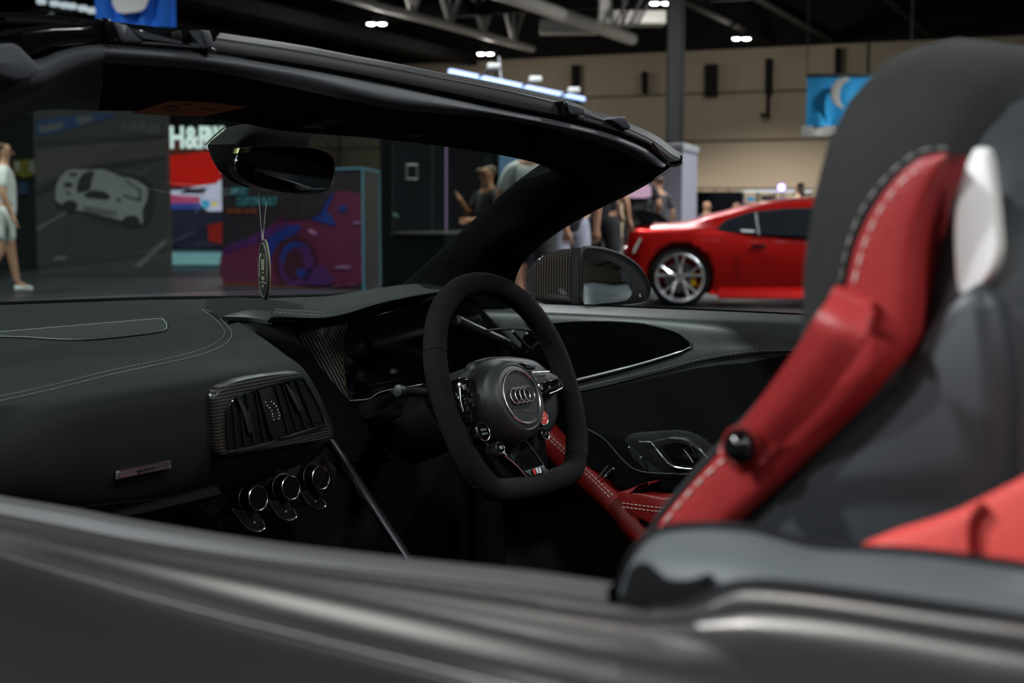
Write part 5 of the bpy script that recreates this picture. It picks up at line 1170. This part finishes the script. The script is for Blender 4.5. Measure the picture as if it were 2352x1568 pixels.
mk('glovebox_handle', surf([[PY(x, y, 1.36) for x, y in ((250, 1182), (340, 1160), (500, 1118))], [PY(x, y, 1.36) for x, y in ((256, 1192), (350, 1172), (508, 1134))]], 5, 3, thick=V((0, .01, 0))), 'soft_black', R8)

# ---- steering wheel ---------------------------------------------------------------
tl = math.radians(21)
wn_ = V((0, -math.cos(tl), math.sin(tl))); wv = V((0, math.sin(tl), math.cos(tl))); wu = V((1, 0, 0))
wc = PX(1167, 895, 1.70)
sw = bpy.data.objects.new('steering_wheel', None); COL.objects.link(sw); sw.parent = R8
def WL(u, v, n=0): return wc + wu * u + wv * v + wn_ * n
def WP(px, py, n=0): return PP(px, py, wc + wn_ * n, wn_)
rimp = [(0, .172), (.066, .160), (.122, .122), (.158, .060), (.165, -.005), (.157, -.066), (.137, -.112), (.105, -.143), (.05, -.150), (0, -.151)]
rimp = rimp + [(-u, v) for u, v in rimp[-2:0:-1]]
RR = cr([WL(u * .915, v) for u, v in rimp], 6, True)
mk('rim', tube(RR, .0178, 16, True), 'alcantara', sw, auto=80)
for u, v in ((-.150, .078), (.150, .078), (-.120, -.130), (.120, -.130)):
    i = min(range(len(RR)), key=lambda k: (RR[k] - WL(u, v)).length); t = (RR[(i + 1) % len(RR)] - RR[i - 1]).normalized()
    mk('rim_seam', ring(RR[i], t, .0181, .0005, 24, 5), 'matt_black', sw)
hub = [(1058, 850), (1075, 836), (1110, 829), (1160, 830), (1200, 840), (1235, 870), (1250, 920), (1250, 970), (1230, 1010), (1190, 1035), (1140, 1040), (1100, 1020), (1075, 980), (1060, 930)]
hb = [WP(x, y, .012) for x, y in smooth2(hub, 3)]
mk('hub', prism([WP(x, y, -.03) for x, y in smooth2(hub, 3)], wn_ * .035, .012), 'soft_black', sw, auto=80)
ec = WP(1197, 911, .052)
g = lathe(ec - wn_ * .055, wn_, [(.067, -.02), (.067, .012), (.064, .032), (.059, .046), (.053, .0525), (.0505, .0545), (.0495, .0535), (.0485, .0535), (.045, .055), (.001, .056)], 48)
g = ([ec + (v - ec) * 1 + wu * 0 + wv * ((v - ec).dot(wv) * .0) for v in g[0]], g[1])
mk('airbag_cover', g, mat('airbag_skin', (.022, .022, .023), .42, spec=.4, bump=.15, bscale=800), sw, auto=60)
mk('badge_disc', lathe(ec, wn_, [(.0412, -.003), (.0412, .0005), (.001, .0012)], 40), 'soft_black', sw)
mk('badge_ring', ring(ec + wn_ * .001, wn_, .0412, .0019, 56, 8), 'chrome_bright', sw)
for i in range(4):
    c = ec + wn_ * .0028 + wu * (-.0160 + .0107 * i) + wv * .002
    mk('emblem_ring', ring(c + wn_ * .0003 * i, wn_, .0118, .0012, 36, 8), 'chrome_bright', sw)
mk('badge_underline', box(ec + wn_ * .0012 - wv * .022 + wu * .004, (.014, .0004, .0006), (wu, wv, wn_)), 'thread', sw, smooth=False)
# spokes
def plate(name, pts, n0, th, material, bev=.002, label=None): return mk(name, prism([WP(x, y, n0) for x, y in pts], -wn_ * th, bev), material, sw, auto=50, label=label)
plate('left_spoke', [(1044, 882), (1058, 866), (1088, 866), (1100, 900), (1098, 960), (1086, 975), (1068, 965), (1055, 930)], .022, .03, 'gloss_black', .004)
for i, (x, y) in enumerate(((1066, 890), (1068, 915), (1072, 940), (1084, 905), (1086, 930))):
    mk('control_button', box(WP(x, y, .024), (.009, .009, .003), (wu, wv, wn_), .001), 'dark_chrome' if i == 0 else 'gloss_black', sw)
mk('spoke_edge', tube([WP(x, y, .024) for x, y in ((1056, 890), (1058, 920), (1064, 945))], .0009, 6), 'alu', sw)
plate('right_spoke', [(1215, 850), (1262, 853), (1280, 862), (1298, 885), (1290, 898), (1262, 908), (1225, 912), (1205, 880)], .022, .03, 'soft_black', .003)
plate('right_spoke', [(1232, 882), (1282, 868), (1294, 888), (1262, 904), (1236, 908)], .026, .006, 'gloss_black', .001)
mk('spoke_edge', tube([WP(x, y, .025) for x, y in ((1218, 856), (1240, 854), (1262, 853))], .0010, 6), 'chrome', sw)
mk('spoke_edge', tube([WP(x, y, .027) for x, y in ((1262, 904), (1280, 897), (1292, 890))], .0008, 6), 'alu', sw)
mk('thumb_paddle', prism([WP(x, y, .030) for x, y in ((1178, 834), (1200, 836), (1212, 846), (1232, 846), (1228, 836), (1205, 832))], -wn_ * .01, .002), 'shell', sw)
for s_, x, y, sz in (('VIEW', 1240, 889, .0052), ('N', 1262, 889, .0060), ('+', 1284, 883, .0070), ('*', 1243, 905, .008), ('(', 1230, 870, .008), ('o', 1258, 866, .007)):
    mk('button_marking', text(s_, WP(x, y, .0265), wu, wv, sz, .0006), 'thread', sw, smooth=False)
# lower V in gloss black with lettered plate
plate('lower_spoke', [(1098, 985), (1130, 1000), (1205, 990), (1250, 985), (1262, 1075), (1268, 1092), (1262, 1100), (1228, 1106), (1205, 1092), (1160, 1048), (1100, 1010)], .008, .018, 'gloss_black', .003)
mk('lower_spoke_web', prism([WP(x, y, -.004) for x, y in ((1085, 975), (1125, 985), (1165, 1050), (1205, 1098), (1155, 1102), (1118, 1060), (1092, 1010))], -wn_ * .012, .002), 'gloss_black', sw)
mk('spoke_edge', tube(cr([WP(x, y, .010) for x, y in ((1160, 1046), (1190, 1072), (1208, 1092), (1228, 1100), (1250, 1096), (1264, 1088), (1266, 1080))], 4), .0011, 6), 'chrome', sw)
mk('spoke_edge', tube(cr([WP(x, y, .010) for x, y in ((1205, 1008), (1226, 1035), (1245, 1062), (1250, 1072))], 4), .0007, 6), 'alu', sw)
plate('letter_plate', [(1204, 1082), (1247, 1068), (1262, 1082), (1258, 1090), (1226, 1098)], .0115, .004, 'shell', .001)
pc = WP(1234, 1082, .0125)
mk('letter_field', box(pc, (.026, .0105, .0010), (wu, wv, wn_), .0006), 'gloss_black', sw, smooth=False)
mk('plate_lettering', text('R8', pc + wu * .0030, wu, wv, .0118, .0010, bold=.02), 'white', sw, smooth=False)
mk('red_flash', prism([pc + wu * u + wv * v + wn_ * .0008 for u, v in ((-.0125, .0044), (-.0050, .0044), (-.0070, -.0044), (-.0105, -.0044))], wn_ * .0008, 0), mat('red_enamel', (.55, .04, .03), .3), sw, smooth=False)
# round buttons
def button(px, py, n, R, hh, body, face, label=None):
    c = WP(px, py, n); b_ = mk('round_button', lathe(c - wn_ * hh, wn_, [(R * 1.02, 0), (R * 1.02, hh * .9), (R * .98, hh)], 28), body, sw, label=label)
    mk('button_face', lathe(c, wn_, [(R * .86, -.001), (R * .84, .0006), (.0001, .0010)], 24), face, b_); mk('button_rim', ring(c, wn_, R * .94, R * .065, 30, 6), 'chrome', b_); return b_, c
b_, c = button(1110, 991, .030, .0145, .012, 'gloss_black', 'screen_black', 'drive select button')
mk('button_lettering', join(text('drive', c + wv * .0030 + wn_ * .001, wu, wv, .0062, .0006), text('select', c - wv * .0030 + wn_ * .001, wu, wv, .0058, .0006)), 'thread', b_, smooth=False)
b_, c = button(1149, 1028, .030, .0095, .022, 'alu', 'screen_black', 'knurled metal knob')
mk('button_lettering', text('88', c + wn_ * .001, wu, wv, .0062, .0006, bold=.05), 'thread_green', b_, smooth=False)
b_, c = button(1246, 957, .026, .0135, .010, 'gloss_black', bpy.data.materials['red_enamel'], 'red round start button')
mk('button_lettering', join(text('START', c + wv * .003 + wn_ * .001, wu, wv, .0045, .0005), text('STOP', c - wv * .003 + wn_ * .001, wu, wv, .0045, .0005)), 'thread_white', b_, smooth=False)
b_, c = button(1253, 996, .026, .0090, .010, 'gloss_black', 'screen_black')
mk('button_lettering', text('S', c + wn_ * .001, wu, wv, .006, .0005), 'thread', b_, smooth=False)
mk('steering_column', tube([WL(0, 0, -.02), WL(0, 0, -.22)], [.055, .06], 20), 'soft_black', sw)

# ---- inside mirror ------------------------------------------------------------------
im = bpy.data.objects.new('inside_mirror', None); COL.objects.link(im); im.parent = R8
mo = smooth2([(548, 350), (556, 340), (620, 336), (700, 338), (744, 346), (764, 360), (768, 380), (765, 410), (757, 432), (735, 441), (690, 445), (640, 440), (590, 428), (556, 412), (540, 385)], 3)
Ym = 1.40
mk('mirror_housing', prism([PY(x, y, Ym) for x, y in mo], V((0, .014, 0)), .003), 'gloss_black', im, auto=60)
mk('mirror_face', prism([PY(656 + (x - 656) * .982, 391 + (y - 391) * .965, Ym - .0015) for x, y in mo], V((0, .004, 0)), .001), 'dark_mirror', im)
mk('mirror_bezel', tube([PY(x, y, Ym + .001) for x, y in mo], .0012, 8, True), 'dark_chrome', im)
mk('housing_clip', prism([PY(x, y, Ym - .004) for x, y in ((550, 340), (578, 338), (570, 351), (546, 352))], V((0, .01, 0)), .001), 'olive_rim' and bpy.data.materials['olive_rim'], im)
mn = [(470, 333), (478, 322), (515, 292), (560, 284), (650, 296), (640, 345), (660, 420), (600, 432), (555, 430), (520, 415), (495, 392), (480, 365)]
mk('sensor_housing', prism([PY(x, y, 1.50) for x, y in mn], V((0, -.065, 0)), .008), 'matt_black', im, auto=60)
mk('housing_edge', tube([PY(x, y, 1.498) for x, y in ((472, 332), (492, 312), (515, 293))], .0012, 6), bpy.data.materials['olive_rim'], im)

# ---- far door -----------------------------------------------------------------------
e0 = [(1100, 690), (1250, 699), (1450, 707), (1650, 715), (1860, 725), (2300, 748)]
fr = [([(x, y) for x, y in e0], 2.16), ([(x, y + 3) for x, y in e0], 2.145), ([(1100, 706), (1250, 712), (1450, 720), (1650, 730), (1860, 742), (2300, 770)], 2.115),
      ([(1100, 722), (1250, 727), (1450, 736), (1600, 748), (1860, 772), (2300, 800)], 2.095), ([(1100, 780), (1280, 790), (1450, 790), (1620, 790), (1860, 795), (2300, 820)], 2.088),
      ([(1100, 925), (1340, 889), (1500, 853), (1650, 820), (1860, 806), (2300, 815)], 2.084), ([(1100, 950), (1340, 912), (1500, 876), (1650, 845), (1860, 830), (2300, 850)], 2.090), ([(1100, 1150), (1340, 1130), (1500, 1110), (1650, 1090), (1860, 1060), (2300, 1060)], 2.09), ([(1100, 1380), (1340, 1380), (1500, 1380), (1650, 1380), (1860, 1380), (2300, 1380)], 2.09)]
g_f = surf([[PX(x, y, X) for x, y in r] for r, X in fr], 6, 5, thick=V((.02, 0, 0)))
fd = mk('driver_door', g_f, mat('door_leather', (.045, .048, .050), .42, spec=.45, bump=.15, bscale=700), R8, auto=80); T_f = bvh(g_f)
def onF(pts, off=.001, n=5): return [hit(T_f, p.x, p.y, off) for p in cr([V((a, b, 0)) for a, b in pts], n)]
mk('door_outer_skin', surf([[V((2.17, y, z)) for y, z in ((1.75, .84), (1.2, .85), (.7, .855), (.1, .86))], [V((2.25, y, z)) for y, z in ((1.75, .80), (1.2, .81), (.7, .815), (.1, .82))], [V((2.27, y, .3)) for y in (1.75, 1.2, .7, .1)]], 5, 5, thick=.008), 'paint', fd)
mk('window_line_seal', tube(onF([(x, y - 1) for x, y in e0[1:]], .001), .0018, 6), 'rubber', fd)
ins = smooth2([(1230, 752), (1290, 740), (1400, 738), (1490, 745), (1552, 762), (1586, 785), (1588, 797), (1570, 808), (1480, 834), (1400, 856), (1330, 873), (1250, 892), (1200, 880), (1200, 780)], 3)
mk('speaker_insert', prism([hit(T_f, x, y, .002) for x, y in ins], V((.003, 0, 0)), .001), 'gloss_black' if False else 'screen_black', fd, smooth=False)
mk('insert_rim', tube(onF([(1480, 744), (1552, 762), (1584, 784), (1590, 796)], .003), .0011, 6), 'shell', fd)
mk('chrome_accent', tube(onF([(1290, 884), (1335, 871), (1400, 855), (1480, 834), (1560, 810), (1590, 797)], .004), [.0030, .0032, .0026, .0012], 8), 'alu', fd, label='satin metal accent line')
mk('door_stitching', stitch(onF([(1300, 900), (1340, 888), (1420, 870), (1500, 851), (1580, 831), (1650, 817), (1740, 806), (1860, 803)], .0012), .0004, .005, .003), 'thread', fd)
mk('door_stitching', stitch(onF([(1300, 908), (1340, 897), (1420, 879), (1500, 860), (1580, 840), (1650, 826), (1740, 815), (1860, 812)], .0012), .0004, .005, .003), 'thread', fd)
lowp = smooth2([(1200, 930), (1330, 905), (1480, 872), (1600, 845), (1720, 832), (1860, 830), (1860, 1050), (1600, 1120), (1300, 1160), (1200, 1160)], 2)
mk('lower_door_panel', prism([hit(T_f, x, y, .002) for x, y in lowp], V((.003, 0, 0)), .001), 'pillar_cloth', fd, smooth=False)
def FX(pts, X, n=5): return [PX(p.x, p.y, X) for p in cr([V((a, b, 0)) for a, b in pts], n)]
rel = bpy.data.objects.new('door_release', None); COL.objects.link(rel); rel.parent = R8
mk('release_bowl', prism([PX(x, y, 2.072) for x, y in smooth2([(1440, 1000), (1500, 990), (1580, 990), (1640, 1030), (1640, 1100), (1560, 1110), (1480, 1085), (1440, 1040)], 3)], V((.01, 0, 0)), .003), 'soft_black', rel)
mk('release_frame', tube(FX([(1496, 1016), (1520, 1010), (1550, 1008), (1578, 1013), (1600, 1026), (1618, 1044), (1640, 1070)], 2.064), [.0018, .0022, .0034, .0044, .0034, .0026, .0020], 10), 'chrome_bright', rel)
mk('release_frame', tube(FX([(1496, 1016), (1510, 1034), (1528, 1056), (1545, 1070), (1562, 1075), (1590, 1077)], 2.064), [.0018, .0026, .0028, .0026, .0016], 10), 'chrome_bright', rel)
mk('release_frame', tube(FX([(1468, 1014), (1496, 1015)], 2.064), [.0010, .0016], 8), 'chrome_bright', rel)
mk('release_lever', prism([PX(x, y, 2.066) for x, y in ((1515, 1022), (1560, 1014), (1585, 1024), (1600, 1050), (1580, 1070), (1550, 1066), (1530, 1048))], V((.006, 0, 0)), .002), 'gloss_black', rel)
mk('lever_glint', tube([PX(x, y, 2.060) for x, y in ((1570, 1032), (1583, 1048), (1592, 1062))], .0012, 6), 'chrome', rel)
mk('switch_panel', surf([[PX(x, y, 2.02) for x, y in ((1320, 1010), (1380, 1000), (1440, 1040), (1500, 1085), (1600, 1090))], [PX(x, y, 2.02) for x, y in ((1330, 1060), (1380, 1085), (1420, 1115), (1470, 1118), (1600, 1130))]], 5, 4, thick=V((.03, 0, 0))), 'gloss_black', R8)
sp_ = R8.children[-1]
for a, b in (((1376, 1096), (1396, 1070)), ((1386, 1098), (1404, 1078))):
    mk('window_switch', tube([PX(*a, 2.015), PX(*b, 2.015)], .0018, 6), 'alu', sp_)
for x, y in ((1392, 1092), (1409, 1076), (1445, 1027), (1472, 1050)):
    mk('switch_light', lathe(PX(x, y, 2.014), V((-1, 0, 0)), [(.0018, 0), (.0014, .001), (.0001, .0014)], 10), 'thread_green', sp_)
mk('panel_edge', tube(FX([(1350, 985), (1390, 1010), (1430, 1055), (1460, 1078), (1500, 1086), (1560, 1088)], 2.012), .0012, 6), 'shell', sp_)
# red grab handle and armrest
up = [(1225, 950), (1262, 990), (1300, 1030), (1342, 1066), (1412, 1132), (1470, 1192), (1500, 1225)]
dn_ = [(1205, 1010), (1240, 1050), (1275, 1090), (1325, 1132), (1385, 1186), (1440, 1238), (1475, 1270)]
a_ = [PX(x, y, 2.02) for x, y in up]; c_ = [PX(x, y, 2.03) for x, y in dn_]; b_ = [p.lerp(q, .5) + V((-.018, 0, 0)) for p, q in zip(a_, c_)]
g = surf([[p + V((.03, 0, 0)) for p in a_], a_, b_, c_, [p + V((.03, 0, 0)) for p in c_]], 5, 5); T_g = bvh(g)
gr = mk('red_grab_handle', g, 'red_leather_dark', R8, auto=80)
mk('handle_stitching', stitch([hit(T_g, p.x, p.y, .001) for p in cr([V((a, b, 0)) for a, b in ((1262, 1000), (1342, 1074), (1410, 1140))], 5)], .0006, .005, .003), 'thread_white', gr)
mk('handle_stitching', stitch([hit(T_g, p.x, p.y, .001) for p in cr([V((a, b, 0)) for a, b in ((1258, 1006), (1336, 1078), (1402, 1144))], 5)], .0006, .005, .003), 'thread_white', gr)
ar = [(1414, 1132), (1440, 1124), (1470, 1112), (1492, 1107), (1494, 1110), (1470, 1122), (1452, 1132), (1520, 1140), (1640, 1142), (1640, 1230), (1520, 1220), (1440, 1180)]
g = prism([PX(x, y, 1.995) for x, y in ar], V((.05, 0, 0)), .006); T_g = bvh(g)
am = mk('red_armrest', g, 'red_leather_dark', R8, auto=60)
for dy in (0, 9): mk('armrest_stitching', stitch([PX(x, y + dy, 1.9935) for x, y in ((1430, 1155), (1500, 1164), (1600, 1172))], .0005, .005, .003), 'thread_white', am)

# ---- far door mirror ------------------------------------------------------------------
dm = bpy.data.objects.new('door_mirror', None); COL.objects.link(dm); dm.parent = R8
fo = smooth2([(1334, 574), (1352, 569), (1392, 575), (1430, 590), (1460, 612), (1480, 642), (1487, 668), (1480, 690), (1462, 699), (1420, 703), (1340, 703), (1332, 660), (1332, 610)], 3)
Yd = 1.62
F0 = [PY(x, y, Yd) for x, y in fo]
anc = PY(1350, 672, Yd)
def sc_(k, dy): return [anc + (p - anc) * k + V((0, dy, 0)) for p in F0]
hm = mk('mirror_housing', loft([sc_(.93, -.004), sc_(1, 0), sc_(1.0, .02), sc_(.96, .055), sc_(.84, .095), sc_(.66, .125), sc_(.42, .145), sc_(.12, .152)]), 'carbon_mirror', dm, auto=60, label='gloss carbon weave housing')
mk('mirror_frame', join(tube([p + V((0, -.004, 0)) for p in F0], .0042, 8, True), prism([PY(x, y, Yd - .002) for x, y in ((1330, 568), (1342, 568), (1342, 700), (1330, 702))], V((0, .02, 0)), .002)), 'soft_black', dm)
gl_ = smooth2([(1341, 606), (1346, 599), (1385, 596), (1412, 604), (1434, 622), (1447, 648), (1452, 668), (1446, 684), (1430, 692), (1380, 697), (1342, 699), (1340, 650)], 3)
mrx = math.radians(0)
mk('frame_face', prism([p + V((0, -.0065, 0)) for p in F0], V((0, .004, 0)), .001), 'matt_black', dm)
mk('mirror_glass', prism([PY(x, y, Yd - .010) for x, y in gl_], V((0, .003, 0)), .0008), 'mirror', dm)
mk('mirror_foot', loft([[PY(x, y, Y) for x, y, Y in ((1225, 690, 1.70), (1340, 700, 1.62), (1345, 712, 1.62), (1225, 712, 1.70))], [PY(x, y, Y) for x, y, Y in ((1225, 690, 1.78), (1340, 700, 1.70), (1345, 712, 1.70), (1225, 712, 1.78))]]), 'soft_black', dm)
mk('side_sensor_mark', text('k', PY(1470, 678, Yd - .008), V((1, 0, 0)), Z3, .010, .0006), 'plate_white', dm, smooth=False)

# ---- hanging tag -------------------------------------------------------------------------
tc_ = PY(604, 620, 1.385)
tu = (RT * .42 - FH * .91).normalized(); tn = tu.cross(Z3)
fr_ = thing('air_freshener', 'oval black air freshener tag with pale laurel print hanging from the inside mirror', 'air freshener', tc_ - Z3 * .04)
RX, RZ = .0245, .0385
def TE(k, a, off=0): return tc_ + tu * RX * k * math.cos(a) + Z3 * RZ * k * math.sin(a) + tn * off
mk('tag_disc', prism([TE(1, 2 * PI * i / 48) for i in range(48)], -tn * .004, .0008), mat('tag_black', (.012, .011, .008), .5), fr_, auto=50)
mk('tag_edge', tube([TE(1.01, 2 * PI * i / 48, -.003) for i in range(48)], .0007, 6, True), mat('tag_gold', (.30, .27, .13), .5), fr_)
mk('tag_ring', tube([TE(.90, 2 * PI * i / 48, .0004) for i in range(48)], .0004, 6, True), 'thread', fr_)
gold = bpy.data.materials['tag_gold']
mk('tag_lettering', join(text('10', tc_ + Z3 * .006 + tn * .0002, tu, Z3, .0200, .0005, stretch=.72, bold=.02), box(tc_ - Z3 * .0035 + tn * .0003, (.006, .0016, .0004), (tu, Z3, tn)), text('YEARS', tc_ - Z3 * .0110 + tn * .0002, tu, Z3, .0070, .0005, stretch=.75)), mat('tag_print', (.42, .42, .30), .6), fr_, smooth=False)
lv = []
for sd in (-1, 1):
    for i in range(9):
        a = math.radians(-20 + i * 11.5); p = tc_ + tu * sd * RX * .62 * math.cos(a) ** .6 + Z3 * (RZ * .55 * math.sin(a)) + tn * .0005
        lv.append(lathe(p, (tu * sd * .7 + Z3), [(.0001, -.0022), (.0009, 0), (.0001, .0022)], 6))
lv.append(lathe(tc_ - Z3 * .021 + tn * .0005, tu, [(.0001, -.004), (.0011, 0), (.0001, .004)], 6)); lv.append(lathe(tc_ - Z3 * .021 + tn * .0005, Z3, [(.0001, -.0035), (.0011, 0), (.0001, .0035)], 6))
lv.append(tube([tc_ + tu * x * RX + Z3 * (-.0155 - .004 * (abs(x) ** 2)) + tn * .0005 for x in (-.6, -.3, 0, .3, .6)], .0004, 5))
mk('tag_laurel', join(*lv), bpy.data.materials['tag_print'], fr_)
tp_ = tc_ + Z3 * .0385
mk('tag_cord', join(tube([PY(594, 441, 1.40), tp_ - tu * .001], .0006, 6), tube([PY(614, 444, 1.40), tp_ + tu * .0015], .0006, 6)), mat('grey_cord', (.35, .33, .33), .7), fr_)
